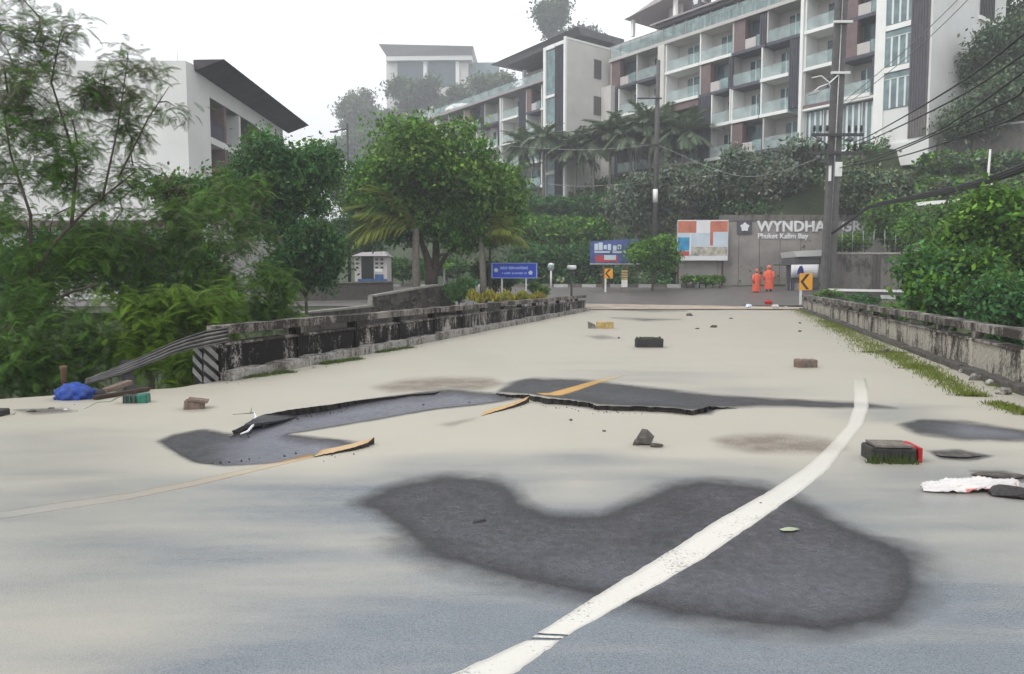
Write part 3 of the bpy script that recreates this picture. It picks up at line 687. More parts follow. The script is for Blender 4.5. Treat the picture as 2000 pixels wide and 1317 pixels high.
for i in range(60):      # rubble stones proud of the wall face
    t = rs.random(); zz = rs.uniform(-.4, 1.0); x = a.x + (b_.x - a.x) * t; y = a.y + (b_.y - a.y) * t - .19
    if zz > a.z + (b_.z - a.z) * t - .15: continue
    w_ = rs.uniform(.09, .2); h_ = rs.uniform(.06, .13)
    m = MB(); m.add([(x - w_, y, zz - h_ * .6), (x - w_ * .3, y, zz - h_), (x + w_ * .7, y, zz - h_ * .8), (x + w_, y, zz + h_ * .3), (x + w_ * .2, y, zz + h_), (x - w_ * .8, y, zz + h_ * .7), (x + .02, y - .06, zz)],
                       [(0, 1, 6), (1, 2, 6), (2, 3, 6), (3, 4, 6), (4, 5, 6), (5, 0, 6)])
    m.build('stone', M['stone_wall'], sw)
lw = empty('stone_wall', (0, 0, 0), 0, 'low rubble wall with pale coping stepping down behind the left parapet', 'wall')
d0 = P(588, 614, 31.5); d1 = P(722, 600, 34.0)
wall_run(lw, d0.x, d1.x, d0.y, d1.y, -3.4, d0.z, d1.z, M['stone_wall'], M['pale_coping'])
m = MB(); m.box(d1.x - .05, d1.x + .16, d1.y - .2, d1.y + .2, d1.z, a.z + .08); m.build('end_pier', M['pale_coping'], lw)
rw = empty('retaining_wall', (0, 0, 0), 0, 'dark retaining wall below the small blue and white hut', 'wall')
d0 = P(560, 556, 44); d1 = P(768, 552, 45)
wall_run(rw, d0.x, d1.x, d0.y, d1.y, -1.5, d0.z, d1.z, M['stone_dark'], M['block_grey'], .4)

# ------------------------------------------------------------------ white building on the left
wb = empty('white_building', (-19.3, 45.0, 0), 0, 'white block building with dark overhanging roof behind the left trees', 'building')
MB().box(-27, -.01, 0, 3.4, -1, 14.55).build('wall', M['white_wall'], wb)              # blind block at the corner (local)
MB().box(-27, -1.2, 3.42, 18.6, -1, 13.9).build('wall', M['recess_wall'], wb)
MB().box(-.05, 0.0, 3.42, 18.6, 13.25, 14.28).build('fascia', M['white_wall'], wb)
for z in (7.25, 10.35):
    MB().box(-1.2, .02, 3.42, 18.6, z, z + .42).build('floor_slab', M['white_wall'], wb)
for i, y0 in enumerate((3.5, 8.4, 12.2, 16.0)):
    MB().box(-1.2, .0, y0 + (2.2 if i == 0 else 0), y0 + (2.55 if i == 0 else .35), 7.68, 13.2).build('column', M['brown_wall'] if i in (0, 2) else M['white_wall'], wb)
for fl, z in enumerate((7.7, 10.8)):
    for y0, y1 in ((3.6, 5.5), (6.3, 8.2), (8.9, 10.4), (10.5, 12.0), (12.7, 14.2), (14.3, 15.8)):
        w_ = MB().box(-1.19, -1.13, y0, y1, z, z + 2.4).build('window', M['window_glass'] if y0 > 6 else M['recess_wall'], wb)
        if y0 > 6: MB().box(-1.15, -1.09, y0 - .03, y0 + .05, z, z + 2.4).build('window_frame', M['white_trim'], w_)
    rl = MB()
    for k in range(12): rl.box(-.08, -.04, 3.55 + k * .17, 3.60 + k * .17, z, z + .95)
    rl.box(-.09, -.03, 3.5, 5.6, z + .95, z + 1.02); rl.box(-.07, -.05, 3.5, 5.6, z + .05, z + .9)
    rl.build('balcony_railing', M['dark_panel'], wb)
MB().hexa([(-27, .6, 14.6), (-.02, .6, 14.6), (-.02, 18.8, 14.6), (-27, 18.8, 14.6), (-27, .6, 14.62), (-.1, .6, 14.62), (-.1, 18.8, 14.62), (-27, 18.8, 14.62)]).build('roof_deck', M['white_wall'], wb)
rf = MB(); rf.hexa([(-.06, 1.2, 14.32), (.02, 1.2, 14.30), (.02, 20.2, 14.30), (-.06, 20.2, 14.32), (-.06, 1.2, 14.95), (1.8, 1.2, 14.98), (1.8, 20.2, 14.98), (-.06, 20.2, 14.95)])
rf.build('roof_overhang', M['dark_roof'], wb)
for k in range(18):
    MB().bar((.06, 1.7 + k * 1.05, 14.32), (1.75, 1.7 + k * 1.05, 14.955), .10, .05).build('soffit_joint', M['dark_panel'], wb)
MB().box(-6.1, -3.4, -.10, -.002, 11.65, 12.2).build('slot_window', M['louvre_grey'], wb)
MB().box(-20, -12.5, -.10, -.002, 6.5, 8.4).build('window', M['window_glass'], wb)
MB().box(-27, .6, -.9, -.004, 4.6, 5.1).build('canopy', M['brown_wall'], wb)
MB().box(-27, -11, -.5, -.003, 8.6, 9.0).build('canopy', M['white_trim'], wb)
MB().tube([(-.9, .9, 14.6), (-.9, .9, 15.5)], .025, 6).build('aerial', M['white_metal'], wb)

# ------------------------------------------------------------------ hotel: long balcony block
def hotel_root(name, label): return empty(name, (HA.x, HA.y, 0), HROT, label, 'building')
hb = hotel_root('hotel_block', 'long five storey hotel block with white framed balconies and brown panels')
LV = [10.1, 13.25, 16.35, 19.45, 22.5, 25.55]
FH = 3.1
def balcony(root, s0, s1, z, kind, nxt=FH, slab_mat='white_trim', rail=True, door_right=True):
    """one bay: floor slab edge, partition, door, railing; s runs to the left"""
    slab = {'W': 'white_trim', 'D': 'dark_panel', 'B': 'brown_wall', 'R': 'dark_panel', 'G': 'white_trim'}[kind]
    box_part('balcony_slab', M[slab], root, s0, s1, -1.7, .18 if kind == 'W' else .06, z - .22, z + .06)
    box_part('partition', M['white_trim' if kind in 'W' else 'recess_wall'], root, s1 - .14, s1, -1.7, .04, z + .062, z + nxt - .225)
    if kind == 'R':                                  # brown panel bay with a narrower opening
        box_part('wall_panel', M['brown_wall'], root, s0 + (s1 - s0) * .62, s1 - .15, -.5, .02, z + .062, z + nxt - .225)
        box_part('parapet_panel', M['recess_wall'], root, s0 + (s1 - s0) * .30, s0 + (s1 - s0) * .615, -.12, .0, z + .062, z + .95)
        box_part('window', M['window_glass'], root, s0 + .1, s0 + (s1 - s0) * .6, -1.1, -1.0, z + .4, z + 2.6)
        box_part('glass_railing', M['rail_glass'], root, s0 + .05, s0 + (s1 - s0) * .29, -.05, 0, z + .062, z + 1.05)
        return
    d0, d1 = s0 + .12, s0 + (s1 - s0) * .46
    dr = box_part('balcony_door', M['teal_glass'], root, d0, d1, -1.69, -1.60, z + .062, z + 2.35)
    df = box_part('door_frame', M['white_trim'], root, d1 + .005, d1 + .10, -1.69, -1.57, z + .062, z + 2.4)
    dl = box_part('door_leaf', M['window_glass'], root, d1 + .11, d1 + .11 + (s1 - s0) * .16, -1.69, -1.61, z + .062, z + 2.35); under(dr, df, dl)
    if rail:
        gr_ = box_part('glass_railing', M['rail_glass'], root, s0 + .03, s1 - .16, .02 if kind == 'W' else -.03, .05 if kind == 'W' else 0, z + .085, z + 1.08)
        under(gr_, box_part('handrail', M['steel'], root, s0 + .03, s1 - .16, .015 if kind == 'W' else -.035, .055 if kind == 'W' else .005, z + 1.083, z + 1.12))
def louvre(root, s0, s1, z0, z1, y1=.10, mat='dark_panel', step=.22):
    o = box_part('louvre_screen', M[mat], root, s0, s1, -.12, y1 - .05, z0, z1)
    m = MB(); k = s0 + .03
    while k < s1 - .05: m.box(k, k + .07, y1 - .048, y1 + .03, z0 + .02, z1 - .02); k += step
    m.build('louvre_fins', M[mat], root)
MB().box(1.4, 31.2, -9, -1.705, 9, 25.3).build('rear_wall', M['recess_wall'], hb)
# bays (right edge, left edge) per storey with their kind
plan = {22.5: [(1.4, 4.7, 'R'), (4.75, 8.0, 'W'), (8.3, 11.7, 'D'), (11.8, 15.3, 'R'), (15.35, 19.05, 'W'), (19.1, 23.3, 'W'), (24.2, 27.3, 'D'), (27.4, 31.1, 'R')],
        19.45: [(1.4, 4.7, 'R'), (4.75, 8.0, 'W'), (9.4, 12.2, 'W'), (12.3, 15.6, 'D'), (15.7, 19.0, 'R'), (19.1, 23.3, 'W'), (24.2, 27.3, 'W'), (27.4, 29.9, 'W')],
        16.35: [(2.2, 4.7, 'W'), (4.75, 8.0, 'B'), (9.4, 12.2, 'W'), (12.3, 15.3, 'W'), (15.4, 17.6, 'W'), (19.1, 23.3, 'D'), (24.2, 27.3, 'D'), (27.4, 30, 'W')],
        13.25: [(8.3, 11.9, 'D'), (12.0, 15.3, 'R'), (15.4, 18.2, 'W'), (19.1, 23.3, 'W'), (24.2, 27.3, 'D'), (27.4, 31.1, 'D')],
        10.1: [(8.3, 15.3, 'D'), (15.4, 23.3, 'D')]}
for z, bays in plan.items():
    for s0, s1, k in bays:
        balcony(hb, s0, s1, z, k)
louvre(hb, 8.15, 9.35, 16.4, 22.2); louvre(hb, 1.45, 2.15, 16.5, 19.1); louvre(hb, 17.7, 19.0, 13.3, 19.2); louvre(hb, 15.2, 15.65, 19.5, 22.2); louvre(hb, 11.75, 12.4, 22.6, 25.2); louvre(hb, 29.95, 31.1, 13.3, 22.2)
box_part('column', M['white_trim'], hb, 8.0, 8.28, -1.7, .32, 9, 25.3)
box_part('column', M['cream_wall'], hb, 23.3, 24.15, -1.7, .30, 9, 25.3)
box_part('column', M['white_trim'], hb, 15.31, 15.41, -.5, .2, 16.2, 19.3)
# brown underside band under the middle bays
box_part('beam', M['brown_wall'], hb, 19.15, 23.25, -.4, .0, 18.55, 19.2)
# curtain walled base storeys at the right end
for i, (s0, s1) in enumerate(((1.45, 3.0), (3.05, 4.6), (4.75, 6.3), (6.35, 7.9))):
    g = box_part('curtain_window', M['curtain_glass'], hb, s0, s1, -.5, -.4, 12.2, 15.9)
    under(g, box_part('mullion', M['white_metal'], hb, s1 - .02, s1 + .05, -.48, -.3, 12.2, 15.9))
    for q in range(3): under(g, box_part('curtain', M['poster_white'], hb, s0 + .15 + q * .5, s0 + .32 + q * .5, -.39, -.36, 12.3, 15.8))
box_part('base_slab', M['white_trim'], hb, 1.4, 8.0, -1.7, .5, 11.45, 12.15)
box_part('band', M['white_trim'], hb, 1.4, 8.0, -1.6, .12, 15.95, 16.12)
box_part('base_wall', M['grey_wall'], hb, 1.4, 8.0, -1.7, -.2, 8, 11.4)
# roof terrace: slab, glass balustrade, roof edge and canopy
box_part('roof_slab', M['recess_wall'], hb, 1.4, 31.2, -9, .25, 25.31, 25.62)
for i in range(20):
    s0 = 1.5 + i * 1.48
    box_part('roof_balustrade', M['rail_glass'], hb, s0, s0 + 1.42, .1, .13, 25.63, 26.85)
    box_part('baluster', M['steel'], hb, s0 + 1.42, s0 + 1.48, .08, .15, 25.63, 26.95)
box_part('penthouse_wall', M['window_glass'], hb, 1.4, 23, -7, -2.6, 25.63, 27.6)
for i in range(15): box_part('penthouse_post', M['white_metal'], hb, 1.6 + i * 1.45, 1.72 + i * 1.45, -2.6, -2.45, 25.63, 27.55)
MB().box(1.4, 25.5, -8, -.9, 27.62, 28.0).build('roof_edge', M['dark_roof'], hb)
MB().box(1.4, 26.2, -8, -.7, 28.02, 28.18).build('roof_plate', M['pale_roof'], hb)
box_part('penthouse_wall', M['brown_wall'], hb, 26, 34, -9, -5, 25.63, 28.2); box_part('penthouse_roof', M['pale_roof'], hb, 25.6, 36, -9.5, -3.6, 28.25, 28.6)
def text_mesh(name, body, size, mat, parent, loc, rot, ext=.03, bold=.02, spacing=1.0):
    cu = bpy.data.curves.new(name, 'FONT'); cu.body = body; cu.size = size; cu.extrude = ext; cu.offset = bold; cu.space_character = spacing; cu.resolution_u = 3
    tmp = bpy.data.objects.new('tmp_text', cu); COL.objects.link(tmp); bpy.context.view_layer.update()
    me = bpy.data.meshes.new_from_object(tmp.evaluated_get(bpy.context.evaluated_depsgraph_get())); bpy.data.objects.remove(tmp); me.materials.clear(); me.materials.append(mat)
    o = bpy.data.objects.new(name, me); link(o, parent); o.location = loc; o.rotation_euler = rot
    return o
def flower(name, cx, cz, r, y, mat, parent, rot=0.0):
    m = MB()
    pts = []
    for k in range(40):
        a = 2 * math.pi * k / 40 + rot; q = r * (.86 + .14 * math.cos(5 * a)); pts.append((cx + q * math.sin(a), cz + q * math.cos(a)))
    m.plate(pts, y - .02, y + .02); return m.build(name, mat, parent)
rsn = hotel_root('rooftop_sign', 'dark emblem box and raised letters standing on the hotel roof edge')
rsn['category'] = 'sign'
plain('letter_dark', (.09, .09, .10), .5, .1, 3)
box_part('emblem_box', M['letter_dark'], rsn, 19.9, 20.95, -1.1, -.95, 28.35, 29.5)
flower('emblem', 20.42, 28.92, .36, -.92, M['poster_white'], rsn)
text_mesh('lettering', 'WYNDHAM GRAND', 1.15, M['letter_dark'], rsn, (19.6, -1.0, 28.4), (math.pi / 2, 0, math.pi), .05, .03, 1.05)
for k in range(9): box_part('sign_bracket', M['dark_steel'], rsn, 20.4 - k * 1.3, 20.46 - k * 1.3, -1.4, -1.1, 28.185, 28.9)
pv = hotel_root('roof_pavilion', 'open roof pavilion with pitched canopy on white posts above the hotel'); pv['category'] = 'pavilion'
for s in (24.6, 30.6):
    for y_ in (-3.2, -7.4): box_part('pavilion_post', M['white_trim'], pv, s, s + .35, y_, y_ + .35, 28.2 if s < 28 else 28.62, 31.0 if s < 28 else 30.4)
MB().hexa([(23.9, -2.2, 31.05), (31.4, -2.2, 30.45), (31.4, -8.2, 30.45), (23.9, -8.2, 31.05), (24.4, -2.6, 32.1), (31.2, -2.6, 30.62), (31.2, -7.8, 30.62), (24.4, -7.8, 32.1)]).build('canopy', M['pale_roof'], pv)
MB().box(25.4, 27.0, -5.0, -4.6, 28.2, 31.2).build('pavilion_wall', M['recess_wall'], pv)

# ------------------------------------------------------------------ stair tower in the middle
ct = hotel_root('hotel_tower', 'pale narrow hotel tower with glazed strip between the two balcony wings')
MB().box(31.95, 35.6, -4, 5.6, 9.5, 27.0).build('wall', M['cream_wall'], ct)
box_part('tower_frame', M['white_trim'], ct, 31.93, 32.25, 5.61, 5.85, 9.5, 27.25); box_part('tower_frame', M['white_trim'], ct, 35.2, 35.62, 5.61, 5.85, 9.5, 26.9)
box_part('tower_frame', M['white_trim'], ct, 32.26, 35.19, 5.61, 5.8, 26.6, 26.95)
box_part('coping', M['white_trim'], ct, 31.90, 32.02, -4, 5.55, 27.0, 27.2)
louvre(ct, 32.26, 33.7, 9.6, 26.58, 5.78)
for z0, z1 in ((10.2, 13.2), (13.7, 15.4), (15.8, 18.4), (18.8, 21.4), (21.7, 26.5)):
    g = box_part('tower_window', M['curtain_glass'], ct, 33.72, 35.18, 5.61, 5.68, z0, z1)
    under(g, box_part('window_sill', M['white_trim'], ct, 33.72, 35.18, 5.61, 5.84, z1 + .01, z1 + .28))
for z in (16.6, 19.7, 23.6):
    w_ = box_part('side_window', M['louvre_grey'], ct, 31.86, 31.94, .7, 1.75, z, z + 2.0)
    for k in range(4): under(w_, box_part('window_bar', M['dark_steel'], ct, 31.83, 31.87, .78 + k * .26, .83 + k * .26, z + .05, z + 1.95))
MB().box(30.4, 31.90, -1.4, .7, 12, 22.7).build('lower_wing', M['cream_wall'], ct)

# ------------------------------------------------------------------ left hotel wing
wg = hotel_root('hotel_wing', 'hazy left hotel wing with stepped balconies behind the round leafy tree')
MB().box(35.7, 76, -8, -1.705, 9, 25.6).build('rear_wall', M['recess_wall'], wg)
wing = {22.6: [(43.2, 46, 'R'), (47.5, 51, 'W'), (52, 55, 'D'), (56, 60, 'R'), (60.1, 64, 'D'), (64.1, 68, 'W'), (68.1, 74, 'R'), (38, 43, 'W')],
        19.5: [(43.2, 46, 'W'), (47.5, 51, 'W'), (52, 57, 'W'), (57.1, 62, 'D'), (62.1, 67, 'R'), (67.1, 73, 'D'), (38, 43, 'D')],
        16.4: [(38, 43, 'W'), (43.2, 46, 'W'), (47.5, 51, 'D'), (52, 57, 'W'), (57.1, 62, 'D'), (62.1, 67, 'D')],
        13.3: [(38, 43, 'W'), (43.2, 51, 'D')]}
for z, bays in wing.items():
    for s0, s1, k in bays: balcony(wg, s0, s1, z, k)
louvre(wg, 46.1, 47.4, 13.3, 25.3); louvre(wg, 51.1, 51.9, 19.5, 22.5); louvre(wg, 55.1, 55.9, 22.7, 25.3)
box_part('column', M['white_trim'], wg, 51.0, 51.2, -1.7, .3, 13, 25.4); box_part('column', M['white_trim'], wg, 66.9, 67.2, -1.7, .3, 13, 25.4)
box_part('roof_slab', M['pale_roof'], wg, 35.7, 77, -8, .5, 25.62, 25.95)
for i in range(16): box_part('roof_balustrade', M['rail_glass'], wg, 37 + i * 2.4, 39.3 + i * 2.4, .2, .24, 25.96, 26.9)
# roof pavilion of the wing
box_part('penthouse_wall', M['recess_wall'], wg, 41, 50, -6, -3.2, 25.96, 28.8)
box_part('penthouse_window', M['window_glass'], wg, 41.5, 46.5, -3.19, -3.1, 26.4, 28.4)
box_part('penthouse_post', M['white_trim'], wg, 49.2, 49.6, -2.6, -2.2, 25.96, 29); box_part('penthouse_post', M['white_trim'], wg, 42.8, 43.1, -2.2, -1.9, 25.96, 29)
MB().hexa([(36, 0, 29.6), (50, .2, 29.2), (50, -7, 29.2), (36, -7, 29.6), (36, .5, 30.4), (53, .5, 30.0), (53, -7, 30.0), (36, -7, 30.4)]).build('penthouse_roof', M['dark_metal_roof'], wg)
MB().lathe([(2.6, 0), (2.5, .5), (1.8, 1.0), (.7, 1.3), (.05, 1.35)], 14, (63.5, -2.0, 25.96)).build('dome_roof', M['white_trim'], wg)

# ------------------------------------------------------------------ right hotel tower
rt = hotel_root('hotel_tower', 'white right hotel tower with tall glazed strip and grey louvres')
MB().box(-2.7, 1.38, -12, .98, 10.6, 31).build('wall', M['white_wall'], rt)
MB().box(-2.9, 1.5, -6.5, 1.3, 10.2, 11.9).build('base_block', M['white_wall'], rt)
louvre(rt, -2.55, -1.25, 12.2, 30.8, 1.12, 'louvre_grey', .19)
louvre(rt, -2.52, -1.28, 14.2, 30.7, 1.14, 'dark_panel', .19)
for z0, z1 in ((14.6, 17.3), (17.75, 20.4), (20.85, 24.6), (25, 28.5)):
    g = box_part('tower_window', M['curtain_glass'], rt, -1.22, .62, .985, 1.03, z0, z1)
    for k in range(3): under(g, box_part('curtain', M['poster_white'], rt, -1.0 + k * .55, -.86 + k * .55, 1.035, 1.05, z0 + .05, z1 - .5))
    under(g, box_part('window_bar', M['white_metal'], rt, -1.22, .62, 1.035, 1.07, z1 - .5, z1 - .44))
    under(g, box_part('window_sill', M['white_trim'], rt, -1.24, .66, .985, 1.14, z1 + .02, z1 + .40))
box_part('tower_frame', M['white_trim'], rt, .64, 1.4, .985, 1.12, 12, 30.9)
for z in (14.9, 18.6, 22.4, 26.0):
    w_ = box_part('side_window', M['louvre_grey'], rt, -2.76, -2.71, -9.6, -6.9, z, z + 2.7)
    for k in range(9): under(w_, box_part('window_bar', M['dark_steel'], rt, -2.82, -2.765, -9.5 + k * .3, -9.4 + k * .3, z + .05, z + 2.65))
    under(w_, box_part('window_sill', M['white_trim'], rt, -2.9, -2.71, -9.8, -6.7, z - .35, z - .05))

# ------------------------------------------------------------------ hazy villa on the hill
vl = empty('hill_villa', (XY(838, 260), 260, 0), math.radians(-2), 'hazy pale villa with wide flat roof on the hilltop', 'building')
vl.scale = (2.13, 2.13, 1.0)
zt = lambda py: P(838, py, 260).z
MB().box(-6.6, 6.6, .0, 9, 48, zt(122)).build('wall', M['cream_wall'], vl)
for i, (x0, x1) in enumerate(((-4.8, -.6), (0.2, 4.6))):
    g = box_part('window', M['window_glass'], vl, x0, x1, -.08, -.01, zt(170), zt(118)); box_part('window_frame', M['white_trim'], vl, x1 + .02, x1 + .6, -.3, -.01, zt(172), zt(116))
MB().hexa([(-6.4, -1, zt(112)), (7.4, -1, zt(112)), (7.4, 9.5, zt(112)), (-6.4, 9.5, zt(112)), (-7.4, -2, zt(93)), (7.6, -2, zt(99)), (7.6, 9.5, zt(99)), (-7.4, 9.5, zt(93))]).build('roof', M['pale_roof'], vl)
MB().box(-6.5, 7.3, -.9, 8.9, zt(121), zt(112.5)).build('roof_beam', M['white_trim'], vl)
MB().box(6.65, 11.5, 1.5, 8, 48, zt(118)).build('annex_wall', M['curtain_glass'], vl)
# ------------------------------------------------------------------ vegetation
def rand_unit(n, r):
    v = r.normal(size=(n, 3)); return v / np.linalg.norm(v, axis=1, keepdims=True)
def leaves(C, D, Nn, L, W, T):
    """rhombic folded leaves: centres, axis, normal, length, width, tint -> verts, faces, tints"""
    D = D / np.linalg.norm(D, axis=1, keepdims=True)
    S = np.cross(D, Nn); S /= np.linalg.norm(S, axis=1, keepdims=True) + 1e-9; U_ = np.cross(S, D)
    L = L[:, None]; W = W[:, None]
    v = np.stack([C - D * L * .5, C + S * W * .5 - U_ * W * .12, C + D * L * .5 - U_ * L * .10, C - S * W * .5 - U_ * W * .12], 1)
    n = len(C); f = np.arange(n * 4).reshape(n, 4)
    return v.reshape(-1, 3), f, np.repeat(T, 4, 0)
def crown_mesh(name, lobes, n_clusters, per, csize, leaf, greens, seed, flat=.0, droop=.2, hollow=.45, brown=0.0):
    """lobes: [(centre, radii)]; leaf clumps sit in the outer volume of each lobe"""
    r = np.random.default_rng(seed)
    vol = np.array([np.prod(l[1]) ** .66 for l in lobes]); vol /= vol.sum()
    CC = []; CN = []
    for (c, rad), w_ in zip(lobes, vol):
        k = max(2, int(n_clusters * w_)); d = rand_unit(k, r); d[:, 2] = np.abs(d[:, 2]) * np.where(r.random(k) < .72, 1, -1)
        q = (hollow + (1 - hollow) * r.random(k) ** .5)[:, None]
        CC.append(np.array(c) + d * q * np.array(rad)); CN.append(d)
    CC = np.concatenate(CC); CN = np.concatenate(CN); nc = len(CC)
    g = np.array(greens); pick = g[r.integers(0, len(g), nc)] * r.uniform(.6, 1.5, (nc, 1)) * (1 + np.array((.25, .05, -.1)) * r.normal(size=(nc, 1)) * .5).clip(.5, 1.6)
    if brown: pick[r.random(nc) < brown] = np.array((.13, .085, .045))
    cs = csize * r.uniform(.45, 1.6, nc)
    C = np.repeat(CC, per, 0) + r.normal(size=(nc * per, 3)) * np.repeat(cs, per)[:, None] * np.array((1, 1, .7)) * .55
    nn = np.repeat(CN, per, 0) * .6 + rand_unit(nc * per, r) * .8 + np.array((0, 0, .55))
    D = rand_unit(nc * per, r) + np.repeat(CN, per, 0) * .5 + np.array((0, 0, -droop))
    T = np.repeat(pick, per, 0) * r.uniform(.75, 1.3, (nc * per, 1))
    Ls = leaf * r.uniform(.45, 1.6, nc * per)
    v, f, t = leaves(C, D, nn, Ls, Ls * r.uniform(.45, .7, nc * per), T)
    return np_mesh(name, v, f, t), CC
def limbs(base, fork, tips, r0, name, mat, parent, seed, n=7, extra=()):
    r = random.Random(seed); m = MB(); base = Vector(base); fork = Vector(fork)
    mid = base.lerp(fork, .5) + Vector((r.uniform(-1, 1), r.uniform(-1, 1), 0)) * r0 * .8
    m.tube([base, base.lerp(mid, .15), mid, fork], [r0 * 1.35, r0 * 1.08, r0 * .92, r0 * .75], n)
    for t in tips:
        t = Vector(t); k = fork.lerp(t, .5) + Vector((r.uniform(-1, 1), r.uniform(-1, 1), r.uniform(-.2, .9))) * (t - fork).length * .12
        m.tube([fork - Vector((0, 0, r0)), fork.lerp(k, .5), k, t], [r0 * .5, r0 * .42, r0 * .28, r0 * .07], 6)
    for pts, rad in extra: m.tube(pts, rad, 6)
    return m.build(name, mat, parent)
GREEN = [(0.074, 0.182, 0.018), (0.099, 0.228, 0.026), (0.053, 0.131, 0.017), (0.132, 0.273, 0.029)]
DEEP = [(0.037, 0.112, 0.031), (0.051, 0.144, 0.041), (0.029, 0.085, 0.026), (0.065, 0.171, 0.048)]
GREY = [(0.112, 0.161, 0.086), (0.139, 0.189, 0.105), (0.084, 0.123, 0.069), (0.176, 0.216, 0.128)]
LIGHT = [(.10, .19, .035), (.13, .22, .045), (.07, .14, .03)]
HILL = [(0.065, 0.109, 0.058), (0.086, 0.133, 0.072), (0.051, 0.086, 0.049)]
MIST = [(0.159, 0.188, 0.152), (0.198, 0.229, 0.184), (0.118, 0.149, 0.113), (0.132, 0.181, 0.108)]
def make_lobes(c, rx, ry, rz, k, seed, spread=.62, size=.50):
    r = random.Random(seed); L = [(tuple(c), (rx * .55, ry * .55, rz * .58))]
    for i in range(k):
        a = 2 * math.pi * (i + r.random() * .7) / k; e = r.uniform(-.55, .85)
        q = spread * r.uniform(.8, 1.3); s = size * r.uniform(.45, .95)
        L.append(((c[0] + rx * q * math.cos(a) * math.sqrt(max(.1, 1 - e * e * .7)), c[1] + ry * q * math.sin(a) * math.sqrt(max(.1, 1 - e * e * .7)), c[2] + rz * q * e), (rx * s, ry * s, rz * s * .95)))
    return L
def tree(name, label, px0, px1, pt, pb, Y, greens, leaf, nc, per, seed, lobes=8, group=None, cat='tree', trunk=True, base=None, r0=None, bark='bark', hollow=.4, csize=None, ry=None, mat='leaf', base_z=None, brown=0.0, droop=.2):
    c = P((px0 + px1) / 2, (pt + pb) / 2, Y); k = Y / FPX
    rx = (px1 - px0) / 2 * k; rz = (pb - pt) / 2 * k; ry = ry or rx * .9
    bx, by = (base if base else (c.x, c.y)); bz = tz(bx, by) if base_z is None else base_z
    root = empty(name, (bx, by, bz - .05), 0, label, cat, group)
    cl = (c.x - bx, c.y - by, c.z - bz + .05)
    L = make_lobes(cl, rx, ry, rz, lobes, seed)
    me, CC = crown_mesh('crown', L, nc, per, csize or max(rx, rz) * .16, leaf, greens, seed, hollow=hollow, brown=brown, droop=droop)
    me.materials.append(M[mat]); link(bpy.data.objects.new('crown' if cat == 'tree' else 'foliage', me), root)
    if trunk:
        r = random.Random(seed); tips = [l[0] for l in L[1:]] + [tuple(CC[r.randrange(len(CC))]) for _ in range(4)]
        fz = max(.25, cl[2] - rz * .75)
        limbs((0, 0, 0), (cl[0] * .5, cl[1] * .5, fz), tips, r0 or max(.03, rx * .05), 'trunk' if cat == 'tree' else 'stems', M[bark], root, seed)
    return root
# --- feathery leaves made of leaflets along a drooping rachis
def frond(n_pairs, L, ll, lw, droop, seed, hang=.25, fwd=.5, rise=.0):
    r = np.random.default_rng(seed); V = []; F = []
    ts = np.linspace(.12, 1, n_pairs)
    for t in ts:
        p = np.array((L * (t - .18 * droop * t * t), 0, L * (rise * t - droop * t * t)))
        tang = np.array((1 - .36 * droop * t, 0, rise - 2 * droop * t)); tang /= np.linalg.norm(tang)
        s = ll * (.55 + .9 * math.sin(math.pi * min(1, t * .85 + .1))) * r.uniform(.85, 1.1)
        for sd_ in (-1, 1):
            d = tang * fwd + np.array((0, sd_, 0)) + np.array((0, 0, -hang * r.uniform(.4, 1.6))); d /= np.linalg.norm(d)
            nrm = np.cross(d, tang); nrm /= np.linalg.norm(nrm) + 1e-9; w_ = np.cross(nrm, d)
            b = len(V); V += [p, p + d * s * .45 + w_ * lw, p + d * s, p + d * s * .45 - w_ * lw]; F.append((b, b + 1, b + 2, b + 3))
    # rachis: two thin ribbons
    for k in range(6):
        a, c = k / 6, (k + 1) / 6
        q = [np.array((L * (t - .18 * droop * t * t), 0, L * (rise * t - droop * t * t))) for t in (a, c)]
        for ax in (np.array((0, lw * .5, 0)), np.array((0, 0, lw * .5))):
            b = len(V); V += [q[0] - ax, q[1] - ax * .7, q[1] + ax * .7, q[0] + ax]; F.append((b, b + 1, b + 2, b + 3))
    return np.array(V), np.array(F)
def place_fronds(tmpl, pos, yaw, pitch, scale, tint, name):
    V, F = tmpl; n = len(pos)
    cyw, syw, cp, sp = np.cos(yaw), np.sin(yaw), np.cos(pitch), np.sin(pitch)
    R = np.zeros((n, 3, 3)); R[:, 0, 0] = cyw * cp; R[:, 0, 1] = -syw; R[:, 0, 2] = -cyw * sp
    R[:, 1, 0] = syw * cp; R[:, 1, 1] = cyw; R[:, 1, 2] = -syw * sp; R[:, 2, 0] = sp; R[:, 2, 2] = cp
    W = np.einsum('nij,mj->nmi', R, V) * scale[:, None, None] + pos[:, None, :]
    Fa = (F[None] + (np.arange(n) * len(V))[:, None, None]).reshape(-1, 4)
    return np_mesh(name, W.reshape(-1, 3), Fa, np.repeat(tint, len(V), 0))
FEATHER = frond(12, 1.0, .22, .021, .62, 3, .55, .5, .12)
